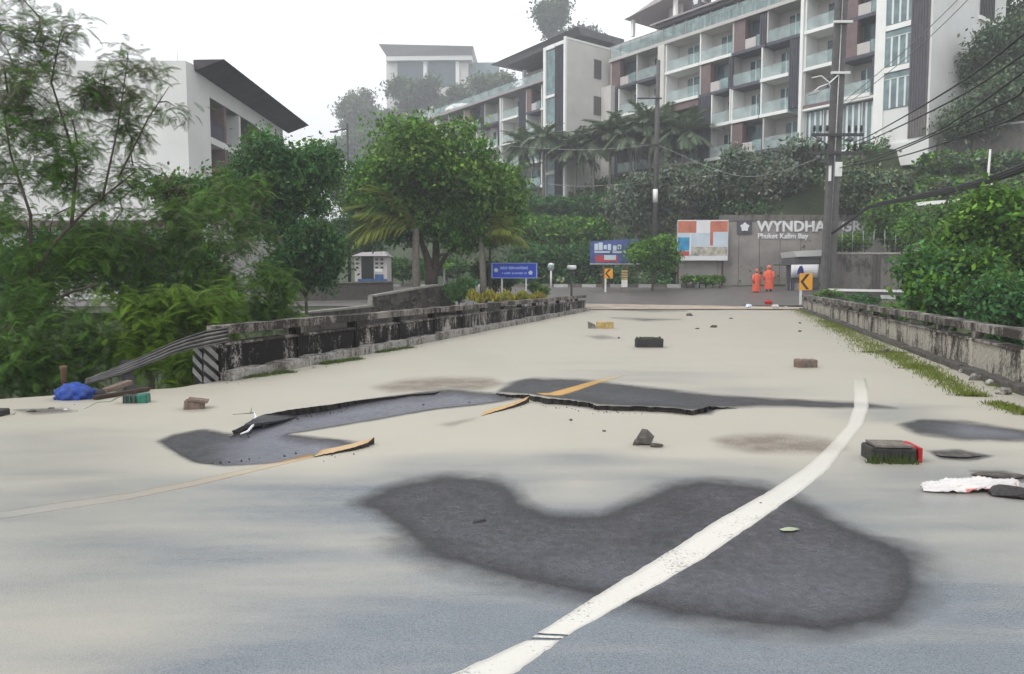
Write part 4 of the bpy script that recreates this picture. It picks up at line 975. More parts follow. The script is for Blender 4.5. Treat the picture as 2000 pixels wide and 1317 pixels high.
def feather_plant(name, label, masses, base, greens, nf, flen, seed, cat='shrub', group=None, branches=(), r0=.05, dry=0.0, dry_top=None, droop_pitch=0.15, trunk_to=None):
    """masses: [(px0,px1,py0,py1,Y,weight)] volumes filled with feathery leaves hung on twigs"""
    r = np.random.default_rng(seed); bx, by, bz = base
    root = empty(name, base, 0, label, cat, group); pos = []
    tot = sum(m_[5] for m_ in masses); anchors = []
    for (x0, x1, y0, y1, Y, w_) in masses:
        c = P((x0 + x1) / 2, (y0 + y1) / 2, Y); k = Y / FPX; rad = np.array(((x1 - x0) / 2 * k, (x1 - x0) / 2 * k * .8, (y1 - y0) / 2 * k))
        m_ = int(nf * w_ / tot); nt_ = max(3, m_ // 30)
        d = rand_unit(nt_, r); tw = np.array(c) + d * (.35 + .65 * r.random((nt_, 1)) ** .6) * rad      # twig centres
        anchors += [tuple(t - np.array(base)) for t in tw[:: max(1, nt_ // 9)]]
        pk = r.integers(0, nt_, m_); pos.append(tw[pk] + r.normal(size=(m_, 3)) * flen * np.array((.60, .60, .45)))
    pos = np.concatenate(pos) - np.array(base); n = len(pos)
    g = np.array(greens); tint = g[r.integers(0, len(g), n)] * r.uniform(.6, 1.4, (n, 1))
    if dry:
        pr = np.full(n, dry)
        if dry_top is not None: pr = dry * sstep(dry_top - 1.0, dry_top + .3, pos[:, 2] + bz)
        s = r.random(n) < pr; tint[s] = np.array((.15, .135, .10)) * r.uniform(.5, 1.3, (s.sum(), 1))
    me = place_fronds(FEATHER, pos, r.random(n) * 6.283, r.normal(size=n) * .45 + droop_pitch, flen * r.uniform(.6, 1.3, n), tint, 'foliage')
    me.materials.append(M['leaf']); link(bpy.data.objects.new('crown' if cat == 'tree' else 'foliage', me), root)
    m = MB(); q = random.Random(seed)
    fork = Vector(trunk_to) - Vector(base) if trunk_to else Vector((0, 0, 1.0)); nodes = []
    m.tube([(0, 0, -.3), fork * .5 + Vector((q.uniform(-.1, .1), 0, 0)), fork], [r0 * 1.3, r0, r0 * .7], 7); nodes += [fork, fork * .7]
    for pts, r1 in branches:
        pts = [Vector(p) - Vector(base) for p in pts]; m.tube(pts, [r1 * (1 - .75 * i / (len(pts) - 1)) for i in range(len(pts))], 7)
        for i in range(len(pts) - 1): nodes += [pts[i].lerp(pts[i + 1], k / 4) for k in range(1, 5)]
    for a in sorted(anchors, key=lambda t: (Vector(t) - fork).length):
        a = Vector(a); nb = min(nodes, key=lambda t: (t - a).length + .6 * max(0, t.z - a.z)); d_ = (a - nb).length
        k = nb.lerp(a, .5) + Vector((q.uniform(-.1, .1), q.uniform(-.1, .1), q.uniform(.02, .22))) * d_
        rr = min(r0 * .22, .008 + .012 * d_); m.tube([nb, k, a], [rr, rr * .7, rr * .25], 5); nodes += [k, a]
    m.build('trunk' if cat == 'tree' else 'stems', M['bark'], root)
    return root
FG = [(0.065, 0.149, 0.015), (0.085, 0.187, 0.02), (0.048, 0.109, 0.014), (0.106, 0.211, 0.025)]
FB = [(0.088, 0.166, 0.011), (0.111, 0.197, 0.014), (0.065, 0.123, 0.01)]
FD = [(0.041, 0.091, 0.013), (0.055, 0.119, 0.015), (0.033, 0.071, 0.012)]
feather_plant('feathery_tree', 'tall feathery tree with browning top twigs at the left edge', [(-140, 130, 100, 340, 13.0, 8.5), (40, 270, 130, 340, 13.2, 6.0), (170, 355, 125, 260, 13.4, 3.2), (-80, 100, -20, 150, 13.0, 3.4), (90, 180, 30, 130, 13.1, .9), (200, 262, 75, 150, 13.3, .6), (-100, 230, 290, 440, 13.4, 5.2), (190, 330, 280, 430, 13.6, 2.2), (-160, 120, 400, 580, 12.8, 8), (60, 240, 440, 590, 13.4, 4)],
              (P(-60, 700, 12.6).x, 12.6, -2.6), FG, 5400, .25, 11, 'tree', None,
              [([P(-60, 720, 12.6), P(0, 655, 12.6), P(70, 605, 12.7), P(140, 570, 12.8), P(205, 552, 12.9)], .055), ([P(0, 660, 12.6), P(50, 560, 12.8), P(110, 470, 12.9), P(170, 410, 13.0), P(265, 335, 13.1)], .05),
               ([P(60, 540, 12.8), P(60, 420, 12.9), P(20, 300, 13.0), P(5, 200, 13.0)], .035), ([P(140, 440, 12.9), P(150, 320, 13), P(100, 160, 13), P(120, 60, 13.1)], .032), ([P(200, 390, 13), P(230, 250, 13.2), P(250, 110, 13.3)], .022), ([P(230, 350, 13), P(290, 230, 13.3), P(330, 170, 13.4)], .02)],
              .13, dry=.5, dry_top=4.6, trunk_to=P(0, 660, 12.6))
feather_plant('feathery_shrub', 'dark feathery shrub in the lower left corner behind the mud', [(-60, 130, 540, 760, 11.2, 5), (60, 210, 600, 770, 11.0, 4), (-40, 90, 640, 790, 10.4, 3)], (P(60, 780, 11.0).x, 11.0, -1.8), FD + FG[:1], 2200, .24, 12, group='feathery shrubs on the left bank')
feather_plant('feathery_shrub', 'bright green feathery shrub behind the slumped guard rail', [(190, 340, 560, 720, 11.8, 5), (270, 440, 560, 720, 12.0, 6), (350, 470, 560, 660, 12.6, 4), (220, 330, 640, 740, 11.4, 3), (330, 430, 660, 760, 11.3, 3)], (P(330, 760, 11.8).x, 11.8, -2.2), FB, 3000, .25, 13, group='feathery shrubs on the left bank')
feather_plant('feathery_shrub', 'tall feathery shrub between the left tree and the dense round tree', [(150, 330, 420, 600, 15, 6), (290, 470, 380, 580, 16, 7), (380, 520, 330, 500, 18, 5), (110, 240, 440, 580, 14.5, 4)], (P(320, 700, 16).x, 16, -3.4), FG + FD[:1], 3200, .30, 14, group='feathery shrubs on the left bank', dry=.10)
feather_plant('feathery_shrub', 'pale tipped leafy shrub just left of the dark retaining wall', [(430, 570, 510, 640, 17, 6), (470, 590, 570, 640, 17, 3), (380, 500, 540, 640, 15.5, 4)], (P(500, 640, 17).x, 17, -3.4), FG + LIGHT[:1], 1500, .28, 15, group='feathery shrubs on the left bank')
tree('dense_tree', 'dense dark green round tree in front of the white building', 440, 662, 245, 480, 28, DEEP + GREEN[:1], .15, 620, 46, 21, 10, csize=.42)
tree('dense_tree', 'lower dark green tree mass left of the blue and white hut', 520, 672, 410, 600, 27, DEEP, .14, 420, 44, 22, 8, csize=.38)
tree('dense_tree', 'shaded green tree under the white building with reddish twigs', 300, 470, 320, 470, 24, GREEN[:3] + DEEP, .13, 330, 44, 23, 8, csize=.36, brown=.14)
tree('dense_tree', 'dark tree filling the gap behind the tall feathery shrub', 150, 420, 430, 640, 22, DEEP, .15, 420, 40, 24, 8, csize=.42)
tree('dense_tree', 'dark tree at the far left behind the feathery tree', -160, 140, 430, 690, 20, DEEP, .15, 420, 40, 25, 8, csize=.42)
# round leafy tree with forked trunk
def extra_crown(root, name, lob, nc, per, csize, leaf, greens, seed):
    k = [((P(a, b, Y) - Vector(root.location))[:], (rx * Y / FPX, rx * Y / FPX * .8, rz * Y / FPX)) for a, b, rx, rz, Y in lob]
    me, _ = crown_mesh(name, k, nc, per, csize, leaf, greens, seed, hollow=.3); me.materials.append(M['leaf']); link(bpy.data.objects.new(name, me), root)
ctree = tree('leafy_tree', 'bright round leafy tree with forked trunk left of the blue sign', 695, 1008, 242, 515, 38, GREEN + LIGHT[:2], .19, 1150, 50, 31, 18, trunk=False, csize=.62, base=(XY(842, 38), 38), hollow=.35, base_z=.55)
extra_crown(ctree, 'lower_crown', [(735, 400, 55, 55, 38), (775, 440, 50, 45, 37.5), (960, 430, 55, 55, 38.5), (905, 455, 60, 40, 37.2), (985, 380, 40, 60, 39), (850, 430, 60, 40, 39.5), (720, 355, 40, 45, 38.3)], 760, 46, .5, .18, GREEN + DEEP[:2], 37)
m = MB(); bz_ = .5
w3 = lambda px_, py_, Y=38: P(px_, py_, Y) - Vector((XY(842, 38), 38, bz_))
m.tube([w3(843, 556), w3(842, 540), w3(838, 515), w3(826, 480), w3(815, 455), w3(800, 420)], [.34, .30, .20, .15, .13, .06], 8)
m.tube([w3(846, 552), w3(850, 520), w3(852, 490), w3(850, 440), w3(860, 380)], [.22, .2, .18, .14, .05], 8)
m.tube([w3(850, 535), w3(870, 500), w3(905, 470), w3(940, 420)], [.14, .12, .10, .04], 7)
m.tube([w3(852, 505), w3(862, 498), w3(885, 494)], [.08, .07, .05], 6)
m.tube([w3(826, 480), w3(800, 450), w3(760, 390)], [.09, .07, .03], 6)
m.build('trunk', M['bark'], ctree)
tree('leafy_tree', 'darker small leaved tree leaning against the round leafy tree on the right', 900, 1015, 300, 510, 40, DEEP + GREEN[:2], .17, 380, 46, 32, 8, csize=.42, base_z=.5)
# palms: trunk and separate fronds
plain('palm_trunk', (.15, .135, .115), .9, .3, 8, bmp=.4)
FRM = []
for i in range(4):
    V_, F_ = frond(26, 1.0, .24, .020, .42 + .16 * i, 40 + i, .5, .7, .30)
    for k, tn in enumerate(((.125, .17, .105), (.155, .20, .125), (.16, .19, .035))):
        me = np_mesh('frond', V_, F_, np.full((len(V_), 3), 1.0) * np.array(tn)); me.materials.append(M['leaf_far']); FRM.append(me)
COCO = []
for i in range(3):
    V_, F_ = frond(44, 1.0, .25, .012, .50 + .12 * i, 50 + i, .95, .55, .35)
    me = np_mesh('frond', V_, F_, np.full((len(V_), 3), 1.0) * np.array((.19, .23, .045))); me.materials.append(M['leaf']); COCO.append(me)
def palm(label, crown, base_z, R, seed, kind=0, n=18, group='palms on the terrace below the hotel', r0=.14, lo=-.5, yaws=None, name='palm_tree'):
    r = random.Random(seed); root = empty(name, (crown.x, crown.y, base_z), 0, label, 'palm', group); h = crown.z - base_z
    m = MB(); lx = r.uniform(-.2, .2)
    m.tube([(-lx, 0, -.2), (-lx * .6, 0, h * .4), (0, 0, h)], [r0 * 1.3, r0, r0 * .8], 8); m.build('trunk', M['palm_trunk'], root)
    for i in range(n):
        yaw = yaws[i % len(yaws)] + r.uniform(-.2, .2) if yaws else 2.399 * i + r.uniform(-.3, .3); el = lo + (1.25 - lo) * (i / n) + r.uniform(-.15, .15)
        s = R * r.uniform(.85, 1.2)
        inst('frond', COCO[i % 3] if kind == 2 else FRM[r.randrange(4) * 3 + (kind if r.random() < .8 else (kind + 1) % 2)], root, (0, 0, h), (0, -el, yaw), (s, s, s))
    return root
ords = ['leftmost', 'second', 'third', 'fourth', 'fifth', 'sixth', 'seventh', 'eighth', 'rightmost']
PALMS = [(1022, 285, 80, 34), (1062, 272, 79, 34), (1126, 292, 78, 40), (1160, 276, 77, 34), (1192, 262, 76, 38), (1232, 262, 75, 40), (1268, 246, 74, 40), (1302, 252, 73, 38), (1336, 262, 72, 42)]
for i, (px_, py_, Y, rr) in enumerate(PALMS):
    c = P(px_, py_, Y)
    palm('%s palm in the row below the hotel%s' % (ords[i], '' if i in (0, 8) else ' counted from the left'), c, min(tz(c.x, c.y), c.z - 2.0), rr * Y / FPX * 1.4, 60 + i, 0, 28)
palm('coconut palm with long yellow green fronds arching left behind the forked trunk', P(812, 446, 36.5), .0, 3.3, 81, 2, 9, 'coconut palms beside the round leafy tree', .2, .0, [3.05, 3.3, 2.9, 3.5, 2.7])
palm('coconut palm with yellow green fronds drooping right behind the blue sign', P(940, 462, 36.6), .0, 2.1, 82, 2, 10, 'coconut palms beside the round leafy tree', .16, .0, [0.1, -.3, .4, -.7, 2.6])
# hedges and shrubs on the slope
def hedge(name, label, px0, px1, pt, pb, Y, greens, leaf, nc, per, seed, group=None, ry=.8, mat='leaf_far', cat='hedge', Y1=None):
    k = Y / FPX; a = P(px0, (pt + pb) / 2, Y); b_ = P(px1, (pt + pb) / 2, Y1 or Y); rz = (pb - pt) / 2 * k
    bz = min(tz(a.x, a.y), a.z - rz); root = empty(name, ((a.x + b_.x) / 2, (a.y + b_.y) / 2, bz), 0, label, cat, group)
    n_ = max(3, int((b_ - a).length / max(rz, .4) / 1.0)); L = []
    r = random.Random(seed)
    for i in range(n_):
        p = a.lerp(b_, (i + .5) / n_) - Vector(root.location); w_ = (b_ - a).length / n_
        L.append(((p.x, p.y + r.uniform(-.2, .2), p.z + r.uniform(-.12, .12) * rz), (w_ * .75, ry, rz * r.uniform(.85, 1.05))))
    me, _ = crown_mesh('foliage', L, nc, per, rz * .35, leaf, greens, seed, hollow=.5); me.materials.append(M[mat]); link(bpy.data.objects.new('foliage', me), root)
    m = MB()
    for l in L: m.tube([(l[0][0], l[0][1], 0), (l[0][0], l[0][1], max(.1, l[0][2]))], [.05, .02], 5)
    m.build('stems', M['bark'], root)
    return root
S = 'hedges on the hotel slope'
hedge('clipped_hedge', 'dark clipped hedge running below the pale hotel tower', 1010, 1195, 384, 425, 72, DEEP, .30, 420, 26, 101, S, 1.2)
hedge('slope_shrub', 'bright green shrub bank on the slope right of the leafy tree', 1015, 1180, 425, 490, 63, GREEN, .28, 480, 26, 102, S, 1.6)
hedge('slope_shrub', 'shaded creeper bank behind the garden lamps', 1010, 1170, 478, 552, 57, DEEP, .24, 480, 26, 103, S, 1.0)
hedge('slope_shrub', 'shaded hedge behind the far road left of the leafy tree', 755, 905, 505, 545, 56, DEEP + GREEN[:2], .22, 300, 26, 104, S, 1.0)
hedge('slope_shrub', 'grey green bank under the hotel beside the utility pole', 1400, 1600, 372, 430, 60, GREY + DEEP, .28, 520, 26, 105, S, 1.4)
hedge('slope_shrub', 'low planting in front of the orange poster wall', 1335, 1412, 538, 556, 52.5, GREEN, .16, 160, 24, 106, S, .5)
hedge('slope_shrub', 'dark creeper bank between the blue billboard and the poster', 1290, 1345, 470, 556, 56, DEEP, .24, 260, 26, 107, S, .9)
hedge('slope_shrub', 'grey green shrub strip below the white tower base', 1630, 1840, 330, 405, 54, GREY, .26, 620, 26, 108, S, 1.4)
hedge('slope_shrub', 'green hedge band on the terrace right of the white tower', 1800, 2080, 300, 345, 52, GREEN[:3] + GREY, .24, 480, 26, 109, S, 1.2)
hedge('slope_shrub', 'grey green hedge above the terrace edge at right', 1800, 2080, 345, 400, 50, GREY + GREEN[:2], .24, 480, 26, 110, S, 1.2)
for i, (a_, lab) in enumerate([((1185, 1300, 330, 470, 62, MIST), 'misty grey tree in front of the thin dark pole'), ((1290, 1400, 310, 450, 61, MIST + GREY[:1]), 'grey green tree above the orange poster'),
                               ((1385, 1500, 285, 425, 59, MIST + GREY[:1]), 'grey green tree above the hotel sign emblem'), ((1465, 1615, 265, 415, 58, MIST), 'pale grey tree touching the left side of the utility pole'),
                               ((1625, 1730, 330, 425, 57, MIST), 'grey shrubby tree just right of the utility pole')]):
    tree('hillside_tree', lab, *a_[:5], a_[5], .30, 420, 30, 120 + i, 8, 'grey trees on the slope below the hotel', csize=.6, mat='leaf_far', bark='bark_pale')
tree('bush', 'bright leafy bush covering the right end of the blue billboard', 1228, 1322, 462, 545, 50, GREEN, .20, 320, 32, 130, 7, cat='shrub', csize=.4)
# right bank
R_ = 'leafy bushes on the right bank'
tree('bush', 'large bright leafy bush at the right edge above the parapet', 1850, 2080, 360, 600, 21, GREEN + LIGHT[:1], .15, 700, 44, 141, 10, R_, 'shrub', csize=.4, base_z=-1.0)
tree('bush', 'dark leafy bush in front of the right parapet end of the grey wall', 1775, 1960, 480, 660, 19, DEEP + GREEN, .14, 620, 44, 142, 10, R_, 'shrub', csize=.36, base_z=-2.0)
tree('bush', 'dark lower bush at the right edge close to the parapet', 1900, 2120, 540, 700, 16, DEEP, .12, 520, 44, 143, 9, R_, 'shrub', csize=.34, base_z=-2.0)
tree('bush', 'light green bush above the grey retaining wall beside the hotel letters', 1690, 1835, 380, 500, 49, GREEN + LIGHT[:1], .22, 520, 34, 144, 9, R_, 'shrub', csize=.55, base_z=2.2)
tree('bush', 'small green bush above the wire fence under the hotel letters', 1622, 1705, 452, 500, 48.5, GREEN, .16, 200, 30, 149, 6, R_, 'shrub', csize=.3, base_z=2.4)
tree('bush', 'olive green bush on the slope between the two bright bushes', 1750, 1930, 395, 525, 38, GREEN[:3] + GREY[:1], .18, 560, 34, 145, 9, R_, 'shrub', csize=.45, base_z=1.5)
tree('bush', 'round clipped bush behind the yellow chevron sign', 1590, 1650, 566, 592, 41, GREEN, .10, 120, 30, 146, 5, R_, 'shrub', csize=.15, base_z=.0)
tree('bush', 'round dark bush behind the far end of the right parapet', 1650, 1725, 568, 606, 38, DEEP, .10, 160, 30, 147, 5, R_, 'shrub', csize=.15, base_z=-.2)
tree('bush', 'low weeds bush behind the middle of the right parapet', 1700, 1800, 590, 640, 30, GREEN[:3], .10, 220, 30, 148, 6, R_, 'shrub', csize=.2, base_z=-1.2)
# trees on the right hillside and behind the hotel
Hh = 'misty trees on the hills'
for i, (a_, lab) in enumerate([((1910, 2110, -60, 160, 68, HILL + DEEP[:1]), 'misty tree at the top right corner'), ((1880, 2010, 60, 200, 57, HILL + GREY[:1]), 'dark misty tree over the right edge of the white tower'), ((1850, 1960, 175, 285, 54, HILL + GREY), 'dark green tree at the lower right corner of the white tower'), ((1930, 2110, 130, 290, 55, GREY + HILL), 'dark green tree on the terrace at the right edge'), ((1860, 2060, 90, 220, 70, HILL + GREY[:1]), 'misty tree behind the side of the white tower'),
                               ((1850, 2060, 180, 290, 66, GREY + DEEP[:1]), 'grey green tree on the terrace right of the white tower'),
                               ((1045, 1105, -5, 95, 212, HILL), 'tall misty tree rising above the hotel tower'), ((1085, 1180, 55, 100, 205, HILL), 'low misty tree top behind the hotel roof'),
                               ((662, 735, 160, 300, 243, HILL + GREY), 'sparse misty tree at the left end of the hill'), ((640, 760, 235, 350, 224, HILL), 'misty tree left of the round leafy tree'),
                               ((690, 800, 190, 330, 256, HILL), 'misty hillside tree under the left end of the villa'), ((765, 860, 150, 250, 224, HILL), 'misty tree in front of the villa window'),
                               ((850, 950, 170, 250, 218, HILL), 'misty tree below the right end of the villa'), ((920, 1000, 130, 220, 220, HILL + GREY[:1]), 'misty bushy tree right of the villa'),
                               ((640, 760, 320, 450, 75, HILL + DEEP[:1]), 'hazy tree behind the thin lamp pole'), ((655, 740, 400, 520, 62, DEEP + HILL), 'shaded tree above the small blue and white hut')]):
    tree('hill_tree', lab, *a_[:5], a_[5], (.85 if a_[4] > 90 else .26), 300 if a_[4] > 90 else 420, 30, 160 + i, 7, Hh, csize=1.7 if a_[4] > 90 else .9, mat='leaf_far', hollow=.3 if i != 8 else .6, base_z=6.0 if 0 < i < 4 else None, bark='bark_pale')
# forested hill as one far mass
r = np.random.default_rng(5); n_ = 900; hx = r.uniform(-110, 170, n_); hy = r.uniform(190, 400, n_); hz = terrain_z(hx, hy)
Lb = [((x, y, z + 1.5), (6.0, 6.0, 5.0)) for x, y, z in zip(hx, hy, hz)]
me, _ = crown_mesh('forest', Lb, 6400, 9, 2.4, 1.9, HILL, 77, hollow=.6); me.materials.append(M['leaf_far'])
tag(link(bpy.data.objects.new('forest', me)), 'misty forest covering the hill behind the hotel', 'forest', None, 'stuff')
r = np.random.default_rng(15); n_ = 2600; gx2 = r.uniform(-4, 62, n_); gy2 = r.uniform(54.9, 96, n_); qq = (gx2 - HA.x) * HN.x + (gy2 - HA.y) * HN.y
ok_ = (qq > .8) & (qq < 26) & (gx2 < 40); gx2, gy2 = gx2[ok_], gy2[ok_]; gz2 = terrain_z(gx2, gy2)
Lb = [((x, y, z + .1), (.9, .9, r.uniform(.4, 1.1))) for x, y, z in zip(gx2, gy2, gz2)]
me, _ = crown_mesh('ground_cover', Lb, 4200, 16, .6, .26, GREY + DEEP + GREEN[:1], 78, hollow=.5); me.materials.append(M['leaf_far'])
tag(link(bpy.data.objects.new('ground_cover', me)), 'mixed low ground cover on the slope below the hotel', 'ground cover', None, 'stuff')
# yellow croton hedge behind the far end of the left parapet
r = np.random.default_rng(9); n_ = 1800
YG = [(.42, .40, .03), (.50, .46, .05), (.28, .32, .03), (.36, .22, .04)]
ch = empty('croton_hedge', (0, 0, 0), 0, 'yellow leaved croton hedge under the blue sign', 'hedge')
t_ = r.random(n_); x_ = XY(912, 35.5) + (XY(1068, 38.5) - XY(912, 35.5)) * t_; y_ = 35.5 + 3.0 * t_ + r.normal(size=n_) * .22
z_ = .58 + r.random(n_) * (.42 - .15 * t_) + .1 * np.sin(t_ * 30)
D_ = rand_unit(n_, r) * .55 + np.array((0, 0, 1.0)); T_ = np.array(YG)[r.integers(0, 4, n_)] * r.uniform(.7, 1.25, (n_, 1))
v, f, t = leaves(np.stack([x_, y_, z_ - .02], 1), D_, rand_unit(n_, r), r.uniform(.18, .38, n_), r.uniform(.05, .10, n_), T_)
me = np_mesh('foliage', v, f, t); me.materials.append(M['leaf']); link(bpy.data.objects.new('foliage', me), ch)
m = MB()
for i in range(14): m.tube([(XY(912, 35.5) + (XY(1068, 38.5) - XY(912, 35.5)) * i / 13, 35.5 + 3 * i / 13, -.4), (XY(912, 35.5) + (XY(1068, 38.5) - XY(912, 35.5)) * i / 13, 35.5 + 3 * i / 13, .5)], [.03, .015], 5)
m.build('stems', M['bark'], ch)
tree('bush', 'dark green shrub at the left end of the yellow croton hedge', 868, 925, 545, 600, 36, DEEP + GREEN[:1], .11, 200, 32, 151, 6, None, 'shrub', csize=.18, base_z=-.2)
tree('bush', 'small round green shrub right of the blue sign posts', 1028, 1074, 553, 582, 40, GREEN, .10, 120, 30, 152, 5, None, 'shrub', csize=.15, base_z=.0)
tree('bush', 'dark shaded shrub behind the blue sign', 925, 1010, 505, 580, 41, DEEP, .14, 260, 30, 153, 6, None, 'shrub', csize=.3, base_z=.1)
# weeds along the parapets
def weeds(name, label, segs, seed, tints, h=.055):
    r = np.random.default_rng(seed); C = []; 
    for (p0, p1, w0, w1, cnt) in segs:
        cnt = int(cnt * 2.2)
        a = np.array(G(*p0)); b_ = np.array(G(*p1)); t = r.random(cnt)
        cl = np.array([.0, .12, .2, .35, .42, .5, .68, .8, .93, 1.0]); t = np.clip(cl[r.integers(0, 10, cnt)] + r.normal(size=cnt) * .08, 0, 1)
        wd = (w0 + (w1 - w0) * t) * r.normal(size=cnt) * .5
        C.append(a + (b_ - a) * t[:, None] + np.stack([BC * wd, -BS * wd, 0 * wd], 1))
    C = np.concatenate(C); n = len(C); L = h * r.uniform(.5, 1.5, n); D = rand_unit(n, r) * .8 + np.array((0, 0, 1)); D /= np.linalg.norm(D, axis=1, keepdims=True)
    C[:, 2] = road_z(C[:, 0], C[:, 1]); C = C + D * L[:, None] * .42
    T = np.array(tints)[r.integers(0, len(tints), n)] * r.uniform(.7, 1.3, (n, 1))
    v, f, t = leaves(C, D, rand_unit(n, r), L, L * .16, T); me = np_mesh(name, v, f, t); me.materials.append(M['leaf'])
    return tag(link(bpy.data.objects.new(name, me)), label, 'weeds', None, 'stuff')
WY = [(.20, .24, .04), (.14, .19, .035), (.26, .25, .07), (.10, .15, .03)]
weeds('weeds', 'yellow green weeds along the foot of the right parapet', [((1560, 604), (1640, 640), .5, .6, 2600), ((1620, 628), (1725, 690), .5, .45, 3600), ((1735, 690), (1800, 722), .35, .3, 1300), ((1790, 716), (1900, 775), .25, .22, 1400), ((1945, 790), (2010, 812), .15, .15, 500), ((1975, 752), (2030, 770), .3, .3, 900)], 31, WY)
weeds('weeds', 'green weeds along the pale kerb of the left parapet', [((450, 742), (565, 728), .14, .14, 700), ((630, 712), (700, 702), .12, .12, 700), ((735, 690), (800, 680), .14, .14, 600)], 32, [(.08, .13, .03), (.12, .16, .04), (.05, .09, .025)], .05)
# ------------------------------------------------------------------ hotel sign wall at the far side of the road
SWY = 54.6
sg = empty('sign_wall', (XY(1318, SWY), SWY, 1.2), 0, 'brownish grey hotel wall with raised white letters and flower emblem', 'wall')
kx = SWY / FPX; zp = lambda py: P(1500, py, SWY).z - 1.2
lx = lambda px_: (px_ - 1318) * kx
MB().box(lx(1322), lx(1735), 0, .5, -1.2, zp(432)).build('wall_panel', M['grey_wall'], sg)
MB().box(lx(1405), lx(1735), -.06, .56, zp(431.5), zp(420)).build('coping', M['retaining'], sg)
for q in (1400, 1440, 1480, 1520, 1560): box_part('panel_joint', M['stone_dark'], sg, lx(q), lx(q) + .03, -.012, -.001, -.2, zp(436))
box_part('emblem_plate', M['dark_panel'], sg, lx(1436), lx(1464), -.10, -.004, zp(457), zp(431))
flower('emblem', lx(1450), zp(444), .34, -.13, M['poster_white'], sg)
text_mesh('lettering', 'WYNDHAM GRAND', 1.06, M['poster_white'], sg, (lx(1475), -.05, zp(452)), (math.pi / 2, 0, 0), .05, .028, 1.03)
text_mesh('lettering', 'Phuket Kalim Bay', .52, M['poster_white'], sg, (lx(1476), -.04, zp(466)), (math.pi / 2, 0, 0), .03, .014, 1.0)
# orange resort poster fixed in front of the wall
ps = empty('poster_board', (XY(1321, 54.2), 54.2, 1.2), 0, 'orange and white resort poster with blue pool on the wall', 'poster')
kp = 54.2 / FPX; px2 = lambda q: (q - 1321) * kp; pz = lambda q: P(1370, q, 54.2).z - 1.2
box_part('board', M['poster_white'], ps, 0, px2(1419), -.02, .04, pz(509), pz(430))
box_part('canopy_print', M['poster_orange'], ps, .02, px2(1357), -.026, -.021, pz(455), pz(432)); box_part('canopy_print', M['poster_orange'], ps, px2(1384), px2(1418), -.026, -.021, pz(453), pz(432))
box_part('post_print', M['poster_orange'], ps, px2(1384), px2(1390), -.026, -.021, pz(480), pz(453.3))
box_part('sky_print', M['poster_sky'], ps, .02, px2(1383.7), -.0255, -.021, pz(482), pz(455.5)); box_part('sky_print', M['poster_sky'], ps, px2(1390.5), px2(1418), -.0255, -.021, pz(482), pz(453.6))
box_part('pool_print', M['poster_water'], ps, .02, px2(1344), -.029, -.0265, pz(490), pz(464)); box_part('terrace_print', M['poster_sand'], ps, px2(1345), px2(1418), -.027, -.021, pz(500), pz(482.5))
box_part('post_print', M['poster_white'], ps, px2(1345), px2(1347.5), -.031, -.0265, pz(497), pz(455)); box_part('floor_print', M['poster_red'], ps, .02, px2(1344), -.027, -.021, pz(500), pz(491))
MB().bar((.1, .1, -.3), (.1, .1, pz(509)), .1).build('leg', M['wood_dark'], ps); MB().bar((px2(1410), .1, -.3), (px2(1410), .1, pz(509)), .1).build('leg', M['wood_dark'], ps)
# blue billboard
bb = empty('billboard', (XY(1152, 52.0), 52.0, 1.0), 0, 'blue billboard with pale lettering and red strip half behind a bush', 'billboard')
kb_ = 52.0 / FPX; bx_ = lambda q: (q - 1152) * kb_; bzz = lambda q: P(1200, q, 52.0).z - 1.0
MB().hexa([(0, 0, bzz(515)), (bx_(1246), 0, bzz(514)), (bx_(1246), .12, bzz(514)), (0, .12, bzz(515)), (0, 0, bzz(472)), (bx_(1246), 0, bzz(466)), (bx_(1246), .12, bzz(466)), (0, .12, bzz(472))]).build('board', M['poster_blue'], bb)
box_part('red_print', M['poster_red'], bb, bx_(1162), bx_(1206), -.01, -.002, bzz(512), bzz(499)); box_part('pale_print', M['poster_sky'], bb, bx_(1179), bx_(1202), -.016, -.011, bzz(508), bzz(498.5))
for i, (q0, q1, r0_, r1_) in enumerate([(1160, 1167, 489, 476), (1168, 1176, 489, 474), (1178, 1184, 487, 479), (1186, 1192, 489, 477), (1196, 1203, 490, 480), (1205, 1212, 487, 478), (1160, 1190, 494, 491), (1195, 1225, 494.5, 491)]):
    box_part('lettering', M['poster_sky'], bb, bx_(q0), bx_(q1), -.012, -.002, bzz(r0_), bzz(r1_))
box_part('frame', M['white_metal'], bb, -.04, bx_(1247), -.03, -.002, bzz(516.5), bzz(515.2))
for q in (1178, 1222): MB().bar((bx_(q), .06, -.6), (bx_(q), .06, bzz(515)), .12).build('leg', M['terracotta'], bb)
